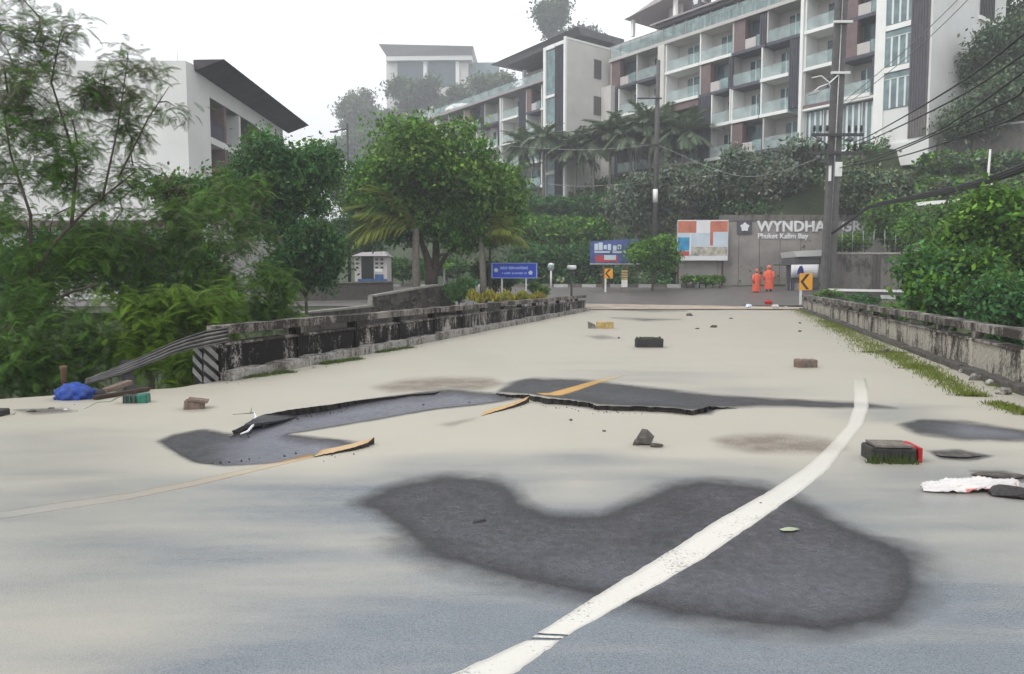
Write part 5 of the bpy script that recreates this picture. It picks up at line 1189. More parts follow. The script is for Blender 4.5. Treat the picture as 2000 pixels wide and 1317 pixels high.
# blue two post sign beyond the parapet
BY = 37.6
bs = empty('road_sign', (XY(1004, BY), BY, .1), 0, 'blue sign with two pale text lines on two white posts', 'sign')
ks = BY / FPX; sx = lambda q: (q - 1004) * ks; sz = lambda q: P(1004, q, BY).z - .1
box_part('sign_face', M['blue_sign'], bs, sx(961), sx(1048), -.03, .03, sz(542.5), sz(515))
for a0, a1, b0, b1 in ((960, 1049, 515, 513.8), (960, 1049, 543.7, 542.4), (960, 962, 542.3, 515.1), (1046.8, 1049, 542.3, 515.1)): box_part('sign_border', M['sign_letter'], bs, sx(a0), sx(a1), -.045, -.028, sz(b0), sz(b1))
rq = random.Random(3)
for (q0, q1, r0_, r1_) in ((977, 1030, 526.5, 520.8), (981, 1027, 536, 532)):
    q = q0
    while q < q1:
        w_ = rq.uniform(1.6, 2.8)
        if rq.random() < .9: box_part('lettering', M['sign_letter'], bs, sx(q), sx(q + w_ * .78), -.042, -.031, sz(r0_ - rq.choice((0, .5))), sz(r1_ + rq.choice((0, 0, .9))))
        q += w_
for q, rr in ((969, 528), (1036, 533)): flower('emblem', sx(q), sz(rr), .12, -.045, M['poster_sky'], bs)
for q in (980.5, 1027.5): MB().bar((sx(q), .06, -.4), (sx(q), .06, sz(515)), .085).build('sign_post', M['white_metal'], bs)
# garden lamps
l1 = empty('garden_lamp', (XY(1116, 38.6), 38.6, -.1), 0, 'black post lamp with flat white head near the parapet end', 'lamp', 'garden lamps')
zl = lambda q: P(1116, q, 38.6).z + .1
MB().tube([(0, 0, 0), (0, 0, zl(530))], .055, 8).build('post', M['dark_steel'], l1); MB().box(-.12, .12, -.12, .12, zl(536), zl(527)).build('collar', M['dark_steel'], l1)
MB().lathe([(.10, zl(527) + .002), (.24, zl(526)), (.25, zl(520)), (.20, zl(518.5))], 14).build('lamp_head', M['poster_white'], l1)
l2 = empty('garden_lamp', (XY(1076, 52), 52, 1.0), 0, 'globe lamp with white cap on a pale post by the hedge', 'lamp', 'garden lamps')
zl = lambda q: P(1076, q, 52).z - 1.0
MB().tube([(0, 0, 0), (0, 0, zl(529))], .07, 8).build('post', M['white_metal'], l2)
MB().lathe([(.06, zl(530)), (.2, zl(527)), (.25, zl(523)), (.22, zl(519.5))], 14).build('globe', M['rail_glass'], l2); MB().lathe([(.22, zl(519.4)), (.2, zl(516)), (.08, zl(514))], 14).build('cap', M['poster_white'], l2)
# chevron signs
def chevron(label, px_, Y, x0, x1, y0, y1, base_py, bz, name='chevron_sign', post='white_metal'):
    k = Y / FPX; z = lambda q: P(px_, q, Y).z - bz
    t = empty(name, (XY(px_, Y), Y, bz), 0, label, 'sign', 'yellow chevron signs'); X = lambda q: (q - px_) * k
    MB().bar((X(x0 + (x1 - x0) * .14), .05, -.2), (X(x0 + (x1 - x0) * .14), .05, z(y1 + (y0 - y1) * .1)), .11).build('sign_post', M[post], t)
    box_part('sign_face', M['yellow_sign'], t, X(x0), X(x1), -.02, .02, z(y0), z(y1))
    cx_, w_ = (x0 + x1) / 2, (x1 - x0); cz = (y0 + y1) / 2; h_ = y0 - y1
    MB().plate([(X(cx_ + w_ * .26), z(y1 + h_ * .05)), (X(cx_ - w_ * .22), z(cz)), (X(cx_ + w_ * .26), z(y0 - h_ * .05)), (X(cx_ + w_ * .02), z(y0 - h_ * .05)), (X(cx_ - w_ * .44), z(cz)), (X(cx_ + w_ * .02), z(y1 + h_ * .05))], -.028, -.022).build('chevron', M['black_paint'], t)
    return t
chevron('yellow chevron sign on a white post at the end of the right parapet', 1570, 42.0, 1560, 1585, 567, 534, 600, .12)
chevron('small yellow chevron sign in front of the blue billboard', 1187, 49.5, 1180, 1196, 544, 525, 566, .7)
mk = empty('marker_post', (XY(1219, 49.5), 49.5, .7), 0, 'striped yellow and white marker board right of the small chevron', 'sign')
z_ = lambda q: P(1219, q, 49.5).z - .7
box_part('board', M['block_yellow'], mk, -.2, .2, -.03, .03, z_(547), z_(528)); box_part('board_base', M['white_metal'], mk, -.2, .2, -.03, .03, z_(561), z_(547.3)); 
for q in (532, 537, 542): box_part('stripe', M['dark_cloth'], mk, -.2, .2, -.036, -.031, z_(q + 1), z_(q))
box_part('foot', M['block_grey'], mk, -.25, .25, -.15, .15, -.1, z_(561.4))
# guard booth
gb = empty('guard_booth', (XY(1565, 51), 51, 1.0), 0, 'guard booth with white roof and white banner beside the hotel wall', 'booth')
kg = 51 / FPX; gx = lambda q: (q - 1565) * kg; gz = lambda q: P(1565, q, 51).z - 1.0
MB().hexa([(gx(1543), -.8, gz(503)), (gx(1620), -.8, gz(500)), (gx(1620), 1.8, gz(500)), (gx(1543), 1.8, gz(503)), (gx(1538), -.9, gz(492)), (gx(1620), -.9, gz(488)), (gx(1620), 1.8, gz(488)), (gx(1538), 1.8, gz(492))]).build('roof', M['white_trim'], gb)
MB().box(gx(1541), gx(1615), -.6, 1.7, gz(515.5), gz(503.2)).build('roof_soffit', M['dark_metal_roof'], gb)
MB().box(gx(1524), gx(1560), -.75, 1.5, gz(518), gz(515.6)).build('awning', M['dark_metal_roof'], gb)
for q in (1532, 1540, 1606): box_part('post', M['dark_panel'], gb, gx(q), gx(q) + .16, -.5, -.34, -.4, gz(518.2))
MB().box(gx(1550), gx(1610), 1.0, 1.6, -.4, gz(516)).build('back_wall', M['grey_wall'], gb)
box_part('counter', M['recess_wall'], gb, gx(1541), gx(1560), -.2, .4, -.3, gz(553))
bn = empty('banner', (XY(1543, 49.9), 49.9, 1.0), 0, 'white banner with dark blue bell shape hanging on the guard booth', 'banner')
kq = 49.9 / FPX; nx_ = lambda q: (q - 1543) * kq; nz = lambda q: P(1570, q, 49.9).z - 1.0
m = MB(); 
for i in range(13):
    t = i / 12; q = 1543 + (1597 - 1543) * t; wv = .03 * math.sin(t * 9)
    m.v += [(nx_(q), wv, nz(543 - 1.5 * math.sin(t * 3.1))), (nx_(q), wv * .5, nz(517.5 - 1 * t))]
for i in range(12): m.f.append((2 * i, 2 * i + 2, 2 * i + 3, 2 * i + 1)); m.sm.append(True)
o = m.build('cloth', M['poster_white'], bn); so = o.modifiers.new('s', 'SOLIDIFY'); so.thickness = .01
plain('navy', (.03, .03, .22), .5, .1, 4)
MB().plate([(nx_(1554), nz(536)), (nx_(1567), nz(535)), (nx_(1566.5), nz(527)), (nx_(1563.5), nz(519.5)), (nx_(1559), nz(520)), (nx_(1555.5), nz(527))], -.07, -.06).build('bell_print', M['navy'], bn)
MB().plate([(nx_(1568), nz(533)), (nx_(1574), nz(537)), (nx_(1577), nz(541)), (nx_(1573), nz(540)), (nx_(1567), nz(536))], -.07, -.06).build('flower_print', M['poster_red'], bn)
# small hut on the left
ht = empty('small_hut', (XY(722, 50), 50, .9), 0, 'small blue and white hut with dark doorway left of the forked tree', 'hut')
kh = 50 / FPX; hx_ = lambda q: (q - 722) * kh; hz_ = lambda q: P(722, q, 50).z - .9
MB().box(hx_(694), hx_(757), 0, 1.8, -.4, hz_(501)).build('wall', M['recess_wall'], ht)
box_part('doorway', M['black_paint'], ht, hx_(707), hx_(731), -.02, .02, hz_(546), hz_(500.5))
plain('hut_blue', (.04, .10, .24), .6, .3, 4)
box_part('blue_skirting', M['hut_blue'], ht, hx_(700), hx_(757), -.05, -.021, hz_(555), hz_(545)); box_part('blue_panel', M['hut_blue'], ht, hx_(733), hx_(750), -.03, -.003, hz_(545), hz_(536))
box_part('white_panel', M['white_trim'], ht, hx_(733), hx_(748), -.03, -.003, hz_(531), hz_(525))
for rr in (505, 513, 521):
    for q in (696, 734, 744): box_part('window_pane', M['dark_glass'], ht, hx_(q), hx_(q + 6), -.03, -.003, hz_(rr + 4), hz_(rr))
MB().hexa([(hx_(690), -.4, hz_(500.8)), (hx_(760), -.4, hz_(500.8)), (hx_(760), 2.1, hz_(500.8)), (hx_(690), 2.1, hz_(500.8)), (hx_(706), .2, hz_(493)), (hx_(752), .2, hz_(491)), (hx_(752), 1.4, hz_(491)), (hx_(706), 1.4, hz_(493))]).build('roof', M['pale_roof'], ht)
tag(MB().box(XY(868, 40) - .05, XY(868, 40) + .05, 39.95, 40.05, -.1, P(868, 526, 40).z).build('bollard_post', M['white_metal']), 'short white post right of the forked trunk', 'post')
# grey retaining wall on the right with fence
rr_ = empty('retaining_wall', (0, 0, 0), 0, 'grey concrete retaining wall with pale coping behind the right parapet', 'wall')
a = P(1612, 497, 46.5); b_ = P(1812, 497, 44.5)
wall_run(rr_, a.x, b_.x, a.y, b_.y, -.5, a.z, b_.z, M['retaining'], M['pale_coping'], .3, .12)
for t in (0.05, .48, .52, .97): 
    p = a.lerp(b_, t); box_part('pier', M['stone_dark'], rr_, p.x - .1, p.x + .1, p.y - .26, p.y - .17, .4, p.z - .02)
lg = empty('low_wall', (0, 0, 0), 0, 'low white ledge wall at the foot of the grey retaining wall', 'wall')
c0 = P(1618, 567, 43.5); c1 = P(1790, 570, 42.5); wall_run(lg, c0.x, c1.x, c0.y, c1.y, -.4, c0.z - .05, c1.z - .05, M['stone_dark'], M['white_trim'], .3, .14)
c0 = P(1720, 582, 39.5); c1 = P(1800, 585, 38.8); wall_run(lg, c0.x, c1.x, c0.y, c1.y, -.6, c0.z - .05, c1.z - .05, M['block_grey'], M['kerb_white'], .3, .2)
fn = empty('wire_fence', (0, 0, 0), 0, 'thin wire fence posts on top of the grey retaining wall', 'fence')
for i in range(9):
    p = a.lerp(b_, .06 + .105 * i); MB().tube([p + Vector((0, 0, .1)), p + Vector((0, 0, 1.45))], .022, 6).build('fence_post', M['steel'], fn)
for k in range(3): MB().tube([a.lerp(b_, .06) + Vector((0, 0, .5 + .42 * k)), a.lerp(b_, .9) + Vector((0, 0, .5 + .42 * k))], .006, 4).build('wire', M['steel'], fn)
tw = empty('terrace_wall', (0, 0, 0), 0, 'brownish terrace wall with pale edge right of the white tower', 'wall')
c0 = P(1822, 262, 56); c1 = P(2060, 235, 52); wall_run(tw, c0.x, c1.x, c0.y, c1.y, 6, c0.z, c1.z, M['retaining'], M['kerb_white'], .5, .15)
tw2 = empty('terrace_wall', (0, 0, 0), 0, 'pale terrace ledge above the olive bush at right', 'wall')
c0 = P(1790, 400, 47); c1 = P(1885, 392, 46); wall_run(tw2, c0.x, c1.x, c0.y, c1.y, 2, c0.z - .1, c1.z - .1, M['retaining'], M['white_trim'], .4, .22)

# ------------------------------------------------------------------ poles and cables
PY = 45.0
up = empty('utility_pole', (XY(1613, PY), PY, .2), 0, 'tall dark twin concrete utility pole with crossarms and insulators', 'utility pole')
kk = PY / FPX; ux = lambda q: (q - 1613) * kk; uz = lambda q: P(1613, q, PY).z - .2
top = uz(-150)
for off, w_ in ((-.17, .32), (.20, .36)):
    m = MB(); h0 = w_ * .62; h1 = w_ * .42
    m.hexa([(off - h0, -h0, -.4), (off + h0, -h0, -.4), (off + h0, h0, -.4), (off - h0, h0, -.4), (off - h1 + .42, -h1, top), (off + h1 + .42, -h1, top), (off + h1 + .42, h1, top), (off - h1 + .42, h1, top)])
    m.build('pole_shaft', M['pole_concrete'], up, bevel=.03)
lean = lambda q: .42 * (uz(q) / top)
MB().tube([(lean(600) - .04, -.32, 0), (lean(0) + .02, -.22, uz(-40))], .045, 6).build('conduit', M['steel'], up)
for q in (266, 301):
    ca = box_part('crossarm', M['dark_steel'], up, lean(q) - 1.5, lean(q) + 1.55, -.45, -.30, uz(q) - .08, uz(q) + .08)
    for s in (-1.35, -1.0, -.6, .7, 1.1, 1.42):
        under(ca, MB().lathe([(.03, 0), (.03, .12), (.10, .14), (.05, .22), (.11, .25), (.05, .34), (.09, .36), (.03, .48)], 10, (lean(q) + s, -.37, uz(q) + .081)).build('insulator', M['black_rubber'], up))
    MB().bar((lean(q) - 1.4, -.38, uz(q) - .06), (lean(q) - .3, -.36, uz(q + 24)), .06).build('brace', M['dark_steel'], up)
    for s in (-1.05, .8): MB().lathe([(.05, -.42), (.16, -.36), (.16, -.2), (.05, -.12)], 10, (lean(q) + s, -.37, uz(q))).build('hanging_insulator', M['letter_dark'], up)
for q in (46, 145): box_part('crossarm', M['white_metal'], up, lean(q) - .5, lean(q) + .62, -.34, -.22, uz(q) - .07, uz(q) + .07)
box_part('number_plate', M['white_trim'], up, lean(330) - .02, lean(330) + .44, -.30, -.27, uz(346), uz(318)); box_part('number_plate', M['white_trim'], up, lean(330) - .36, lean(330) - .20, -.30, -.27, uz(355), uz(325))
MB().tube([(lean(145) - .1, -.3, uz(150)), (lean(145) - .7, -.5, uz(168)), (lean(145) - 1.3, -.6, uz(176)), (lean(145) - 1.6, -.6, uz(184))], .045, 7).build('lamp_arm', M['white_metal'], up)
MB().hexa([(lean(145) - 1.9, -.75, uz(192)), (lean(145) - 1.35, -.75, uz(186)), (lean(145) - 1.35, -.45, uz(186)), (lean(145) - 1.9, -.45, uz(192)), (lean(145) - 1.85, -.7, uz(187)), (lean(145) - 1.4, -.7, uz(181)), (lean(145) - 1.4, -.5, uz(181)), (lean(145) - 1.85, -.5, uz(187))]).build('lamp_head', M['steel'], up)
MB().tube([(lean(145) - 1.75, -.6, uz(158)), (lean(145) - 1.2, -.6, uz(154)), (lean(145) - .75, -.6, uz(166)), (lean(145) - .6, -.55, uz(178))], .04, 6).build('cable_loop', M['white_metal'], up)
def cable(label, pts, r, group='cables of the utility pole', mat='cable', name='cable', n=24, sag=0.0):
    q = [P(*p) for p in pts]; out_ = []
    for i in range(n + 1): out_.append(cat(q, i / n))
    m = MB(); m.tube(out_, r, 6); return tag(m.build(name, M[mat]), label, 'cable', group)
wires = [([(1668, 278, 44.6), (1703, 263, 40), (1855, 175, 24), (2010, 58, 16), (2200, -120, 11)], 'topmost of the thin cables running right from the upper crossarm'),
         ([(1668, 284, 44.6), (1705, 271, 40), (1855, 199, 24), (2010, 98, 16), (2200, -60, 11)], 'second thin cable from the upper crossarm'),
         ([(1664, 318, 44.6), (1708, 307, 40), (1827, 258, 27), (2010, 133, 16), (2200, -20, 11)], 'third thin cable, uppermost of those from the lower crossarm'),
         ([(1664, 322, 44.6), (1711, 312, 40), (1935, 214, 20), (2010, 162, 16), (2200, 20, 11)], 'fourth thin cable, steeper of the lower crossarm pair'),
         ([(1640, 328, 44.6), (1754, 307, 36), (1930, 250, 21), (2010, 214, 17), (2200, 110, 11)], 'lowest of the five thin cables running right')]
for pts, lab in wires: cable(lab, pts, .028)
cable('upper thin pale cable crossing the white tower', [(1640, 205, 46), (1760, 105, 40), (1880, -10, 34), (2000, -140, 30)], .02, mat='steel')
cable('lower thin pale cable crossing the white tower', [(1640, 215, 46), (1768, 115, 40), (1890, 0, 34), (2000, -125, 30)], .02, mat='steel')
for i, (dy, r_) in enumerate(((0, .05), (4, .055), (8, .045))):
    cable(['upper', 'middle', 'lower'][i] + ' strand of the thick cable bundle at right', [(1625, 455 + dy * .3, 44.4), (1660, 430 + dy * .4, 41), (1700, 402 + dy * .5, 37), (1790, 382 + dy * .8, 29), (1900, 357 + dy, 22), (2010, 318 + dy * 1.3, 17), (2150, 255 + dy * 1.5, 13)], r_)
cable('thin cable sagging left from the pole in front of the hotel balconies', [(1600, 310, 45), (1450, 345, 50), (1300, 290, 60), (1285, 285, 61)], .018, mat='steel')
for i, (y0, y1) in enumerate(((284, 284), (355, 350))): cable(['upper', 'lower'][i] + ' pale cable left of the thin dark pole', [(1276, y0, 60), (1130, y0 + 9, 62), (1000, y1 + 2, 66), (900, y1, 70)], .018, mat='steel')
cable('faint cable above the round leafy tree from the lamp pole', [(684, 288, 70), (760, 296, 66), (840, 292, 62)], .025, mat='steel'); cable('faint cable sloping from the lamp pole into the leafy tree', [(640, 318, 72), (690, 325, 66), (760, 345, 58)], .025, mat='steel')
sp = empty('utility_pole', (XY(1277, 60), 60, 3.0), 0, 'thin dark pole with pale band in front of the palms', 'utility pole')
z_ = lambda q: P(1277, q, 60).z - 3.0
MB().tube([(0, 0, -1), (.04, 0, z_(250)), (.10, 0, z_(118))], [.22, .19, .15], 8).build('pole_shaft', M['pole_concrete'], sp); MB().tube([(.0, 0, z_(396)), (.0, 0, z_(370))], .215, 8).build('pale_band', M['white_trim'], sp)
for q in (194, 284): box_part('crossarm', M['dark_steel'], sp, -1.6, .35, -.3, -.2, z_(q) - .05, z_(q) + .05)
lp = empty('lamp_pole', (XY(684, 70), 70, 1.3), 0, 'thin dark street lamp pole in the mist left of the leafy tree', 'lamp pole')
z_ = lambda q: P(684, q, 70).z - 1.3
MB().tube([(0, 0, -.5), (0, 0, z_(242))], [.16, .10], 8).build('pole_shaft', M['dark_steel'], lp); MB().tube([(0, 0, z_(252)), (-.6, 0, z_(254)), (-1.2, 0, z_(256))], .06, 6).build('lamp_arm', M['dark_steel'], lp); MB().box(-1.6, -1.0, -.15, .15, z_(259), z_(256.5)).build('lamp_head', M['letter_dark'], lp)
wp = empty('white_mast', (XY(1916, 46), 46, P(1916, 388, 46).z), 0, 'slim white mast on the right terrace', 'pole')
MB().tube([(0, 0, 0), (.12, 0, P(1919, 292, 46).z - P(1916, 388, 46).z)], [.09, .06], 8).build('mast_shaft', M['white_metal'], wp); box_part('mast_base', M['white_metal'], wp, -.3, .35, -.2, .2, -.2, 0.02); box_part('junction_box', M['white_metal'], wp, .05, .28, -.12, .12, .75, .95)

# ------------------------------------------------------------------ people in orange raincoats
def person(label, px_, foot_py, head_py, Y, yaw, seed, hood):
    g = P(px_, foot_py, Y); H = (P(px_, head_py, Y).z - g.z); s = H / 1.72
    t = empty('person', g, yaw, label, 'person', 'people in orange raincoats'); t.scale = (s, s, s)
    me = bpy.data.meshes.new('body'); r = random.Random(seed); w_ = .03 * (1 if seed % 2 else -1)
    vs = [(0, 0, .95), (-.09, 0, .88), (-.10, -.02 + w_, .48), (-.11, .03 + w_, .08), (-.12, -.12 + w_, .035), (.09, 0, .88), (.11, .02, .48), (.12, .05 - w_, .08), (.13, -.10 - w_, .035),
          (0, .01, 1.20), (0, .02, 1.40), (0, 0, 1.50), (0, -.01, 1.60), (0, -.01, 1.70), (-.17, .01, 1.40), (-.23, .0, 1.13), (-.22, -.07, .90), (-.215, -.10, .80), (.17, .01, 1.40), (.23, .02, 1.13), (.23, -.03, .88), (.225, -.05, .79)]
    es = [(0, 1), (1, 2), (2, 3), (3, 4), (0, 5), (5, 6), (6, 7), (7, 8), (0, 9), (9, 10), (10, 11), (11, 12), (12, 13), (10, 14), (14, 15), (15, 16), (16, 17), (10, 18), (18, 19), (19, 20), (20, 21)]
    rd = [.15, .10, .065, .05, .045, .10, .065, .05, .045, .15, .15, .055, .09, .075, .065, .05, .036, .04, .065, .05, .036, .04]
    me.from_pydata(vs, es, []); me.update()
    o = bpy.data.objects.new('body', me); link(o, t)
    sk = o.modifiers.new('skin', 'SKIN'); sub = o.modifiers.new('sub', 'SUBSURF'); sub.levels = 1; sub.render_levels = 1
    for i, d in enumerate(me.skin_vertices[0].data): d.radius = (rd[i], rd[i]); d.use_root = (i == 0)
    me.materials.append(M['dark_cloth'])
    m = MB(); n_ = 20; prof = [(.30, .19, .30), (.275, .18, .60), (.25, .175, .95), (.245, .17, 1.2), (.235, .16, 1.36), (.15, .12, 1.45), (.085, .085, 1.50)]
    for (a_, b2, z) in prof:
        for k in range(n_):
            an = 2 * math.pi * k / n_; f = 1 + (.05 * math.cos(an * 6 + seed) + r.uniform(-.02, .02)) * (1.5 - z); m.v.append((a_ * f * math.cos(an), b2 * f * math.sin(an), z + (r.uniform(-.02, .02) if z < .4 else 0)))
    for i in range(len(prof) - 1):
        for k in range(n_): m.f.append((i * n_ + k, i * n_ + (k + 1) % n_, (i + 1) * n_ + (k + 1) % n_, (i + 1) * n_ + k)); m.sm.append(True)
    for sgn in (-1, 1): m.tube([(sgn * .19, .01, 1.39), (sgn * .265, .0, 1.14), (sgn * .255, -.06, .88)], [.085, .085, .075], 8)
    m.build('raincoat', M['orange_cloth'], t)
    if hood: MB().lathe([(.12, 1.46), (.135, 1.55), (.135, 1.64), (.11, 1.72), (.05, 1.765), (.005, 1.775)], 12, (0, .02, 0)).build('hood', M['orange_cloth'], t)
    else:
        MB().lathe([(.115, 1.635), (.115, 1.69), (.09, 1.745), (.04, 1.77), (.004, 1.775)], 12, (0, .0, 0)).build('cap', M['orange_cloth'], t)
    fc = MB(); fc.lathe([(.02, 1.50), (.075, 1.53), (.09, 1.60), (.085, 1.66), (.03, 1.70)], 12, (0, -.055, 0)); fc.add([(-.014, -.135, 1.575), (.014, -.135, 1.575), (0, -.165, 1.578), (0, -.14, 1.62)], [(0, 1, 2), (0, 2, 3), (2, 1, 3)]); fc.build('face', M['skin'], t)
    for sgn in (-1, 1):
        hnd = MB(); hx2 = sgn * .25; hnd.box(hx2 - .018, hx2 + .018, -.13, -.06, .74, .84)
        for k in range(4): hnd.tube([(hx2, -.125 + k * .019, .745), (hx2 - sgn * .008, -.128 + k * .019, .70), (hx2 - sgn * .02, -.13 + k * .019, .67 + .006 * abs(k - 1))], [.009, .009, .007], 5)
        hnd.tube([(hx2, -.13, .80), (hx2 - sgn * .01, -.155, .76), (hx2 - sgn * .015, -.155, .725)], [.011, .010, .008], 5); hnd.build('hand', M['skin'], t)
    for sgn in (-1, 1):
        MB().hexa([(sgn * .12 - .055, -.20, -.01), (sgn * .12 + .055, -.20, -.01), (sgn * .12 + .05, .10, -.01), (sgn * .12 - .05, .10, -.01), (sgn * .12 - .045, -.16, .07), (sgn * .12 + .045, -.16, .07), (sgn * .12 + .045, .09, .30), (sgn * .12 - .045, .09, .30)]).build('boot', M['black_rubber'], t, bevel=.02)
person('person in orange raincoat with bare face standing left of the other', 1477, 578, 527, 49.2, .25, 1, False)
person('person in orange hooded raincoat standing right of the other', 1501, 574.5, 519.5, 49.8, -.35, 2, True)

# ------------------------------------------------------------------ debris on the road
def rock(name, label, px_, py_, sx_, sy_, sz_, seed, mat, cat='rock', group=None, z=0.0, rz=0.0, jag=.25, sub=2):
    g = G(px_, py_, z); bm = bmesh.new(); r = random.Random(seed); k_ = 26 if sub > 1 else 14
    for i in range(k_):
        v = Vector((r.gauss(0, 1), r.gauss(0, 1), r.gauss(0, 1))).normalized() * r.uniform(1 - jag * 1.6, 1.0)
        bm.verts.new((v.x * sx_ / 2, v.y * sy_ / 2, max(-.02, v.z * sz_ * .75 + sz_ * .3)))
    h_ = bmesh.ops.convex_hull(bm, input=bm.verts); bmesh.ops.delete(bm, geom=[e for e in h_['geom_interior'] if isinstance(e, bmesh.types.BMVert)], context='VERTS')
    me = bpy.data.meshes.new(name); bm.to_mesh(me); bm.free(); me.materials.append(mat); o = link(bpy.data.objects.new(name, me)); o.location = g; o.rotation_euler = (0, 0, rz)
    return tag(o, label, cat, group)
def block(name, label, x0, x1, y_bot, h_px, depth, mat, cat, group=None, rz=0.0, tilt=0.0, seed=1, top=None, topname=None, bev=.012):
    g = G((x0 + x1) / 2, y_bot); k = g.y / FPX; w_ = (x1 - x0) * k; h = h_px * k; r = random.Random(seed)
    t = empty(name, (g.x, g.y + depth / 2, 0), rz, label, cat, group); t.rotation_euler = (0, tilt, rz)
    m = MB(); nx2 = 7; j = lambda: r.uniform(-.06, .06) * h
    ring = []
    for i in range(nx2 + 1):
        x = -w_ / 2 + w_ * i / nx2; ring.append([(x + j() * .4, -depth / 2 + j() * .5, -.03), (x, depth / 2, -.03), (x, depth / 2 + j() * .5, h + j()), (x + j() * .4, -depth / 2 + j() * .5, h + j() * .7)])
    fs = [(0, 3, 2, 1), tuple(nx2 * 4 + q for q in range(4))]
    for i in range(nx2):
        for q in range(4): fs.append((i * 4 + q, i * 4 + (q + 1) % 4, (i + 1) * 4 + (q + 1) % 4, (i + 1) * 4 + q))
    m.add([p for q in ring for p in q], fs); m.build('block_body', mat, t, bevel=bev)
    return t, w_, h
B_ = 'concrete blocks on the flooded road'
t, w_, h = block('concrete_block', 'ochre concrete block lying farthest up the road', 1166, 1198, 642, 13, .22, M['block_yellow'], 'block', B_, .05, 0, 1)
MB().hexa([(-w_ / 2 - .26, -.1, 0), (-w_ / 2 - .03, -.1, 0), (-w_ / 2 - .03, .1, 0), (-w_ / 2 - .26, .1, 0), (-w_ / 2 - .27, -.1, h * 1.05), (-w_ / 2 - .06, -.08, h * .6), (-w_ / 2 - .06, .1, h * .6), (-w_ / 2 - .27, .1, h * 1.0)]).build('broken_end', M['block_grey'], t)
t, w_, h = block('concrete_block', 'black concrete block with mossy top in the middle of the road', 1243, 1296, 679, 17, .28, M['black_rubber'], 'block', B_, -.03, 0, 2)
m = MB(); r = random.Random(4)
for i in range(40): x = r.uniform(-w_ / 2, w_ / 2); y = r.uniform(-.1, .12); m.add([(x - .015, y, h - .01), (x + .015, y, h - .01), (x + r.uniform(-.02, .02), y, h + r.uniform(.02, .06))], [(0, 1, 2)])
m.add([(-w_ * .4, -.12, h + .004), (w_ * .42, -.12, h + .006), (w_ * .4, .13, h + .012), (-w_ * .38, .13, h + .01), (0, 0, h + .035)], [(0, 1, 4), (1, 2, 4), (2, 3, 4), (3, 0, 4)]); m.build('moss', M['hedge_soil'], t)
t, w_, h = block('concrete_block', 'brown hollow concrete block near the right lane', 1558, 1597, 718, 15, .20, M['brick_brown'], 'block', B_, .12, 0, 3)
for q in (-.22, .1): box_part('hollow', M['block_grey'], t, w_ * q, w_ * (q + .14), -.108, -.10, h * .15, h * .8)
t, w_, h = block('concrete_block', 'dark kerb block with red end and weeds at right', 1706, 1794, 902, 27, .24, M['black_rubber'], 'block', B_, -.10, 0, 4)
box_part('red_end', M['red_plastic'], t, w_ / 2 + .002, w_ / 2 + .03, -.13, .12, .0, h * 1.05)
MB().hexa([(w_ / 2 - .10, -.10, h * .75), (w_ / 2 + .03, -.10, h * .7), (w_ / 2 + .03, .1, h * .7), (w_ / 2 - .10, .1, h * .75), (w_ / 2 - .12, -.02, h * 1.05), (w_ / 2 - .03, -.04, h * 1.3), (w_ / 2 - .03, .04, h * 1.28), (w_ / 2 - .12, .03, h * 1.08)]).build('red_cap', M['red_plastic'], t)
box_part('grey_face', M['block_grey'], t, -w_ * .42, w_ * .40, -.12, .10, h + .004, h + .022)
m = MB(); r = random.Random(6)
for i in range(80):
    x = r.uniform(-w_ * .62, w_ * .45); y = -.14 - r.random() * .05; hh = r.uniform(.03, .10); dx = r.uniform(-.05, .05)
    m.add([(x - .008, y, -.02), (x + .008, y, -.02), (x + dx, y - r.uniform(0, .03), hh)], [(0, 1, 2)])
wd = m.build('weeds', M['leaf'], t); a_ = wd.data.color_attributes.new('tint', 'FLOAT_COLOR', 'POINT'); a_.data.foreach_set('color', np.tile(np.array((.07, .10, .03, 1), np.float32), len(wd.data.vertices)))
# brick chunk, stones
t, w_, h = block('brick_chunk', 'broken brown brick chunk on the mud left of the crack', 355, 392, 800, 16, .16, M['brick_brown'], 'brick', None, .3, .12, 8)
MB().hexa([(-w_ * .35, -.09, h), (w_ * .65, -.09, h * .85), (w_ * .65, .09, h * .85), (-w_ * .35, .09, h), (-w_ * .33, -.09, h * 1.25), (w_ * .68, -.09, h * 1.15), (w_ * .68, .09, h * 1.15), (-w_ * .33, .09, h * 1.25)]).build('top_piece', M['brick_brown'], t)
Sn = 'loose stones on the flooded road'
rock('road_stone', 'largest dark stone of the little pile in the mud', 1258, 868, .21, .16, .14, 1, M['stone_dark'], group=Sn, jag=.22)
rock('road_stone', 'small flat stone at the right of the pile', 1283, 874, .13, .08, .045, 2, M['stone_dark'], group=Sn); rock('road_stone', 'small stone at the left of the pile', 1243, 870, .10, .08, .06, 3, M['stone_dark'], group=Sn)
rock('road_stone', 'dark stone on the mud far up the road', 1345, 617, .45, .3, .13, 4, M['stone_dark'], group=Sn)
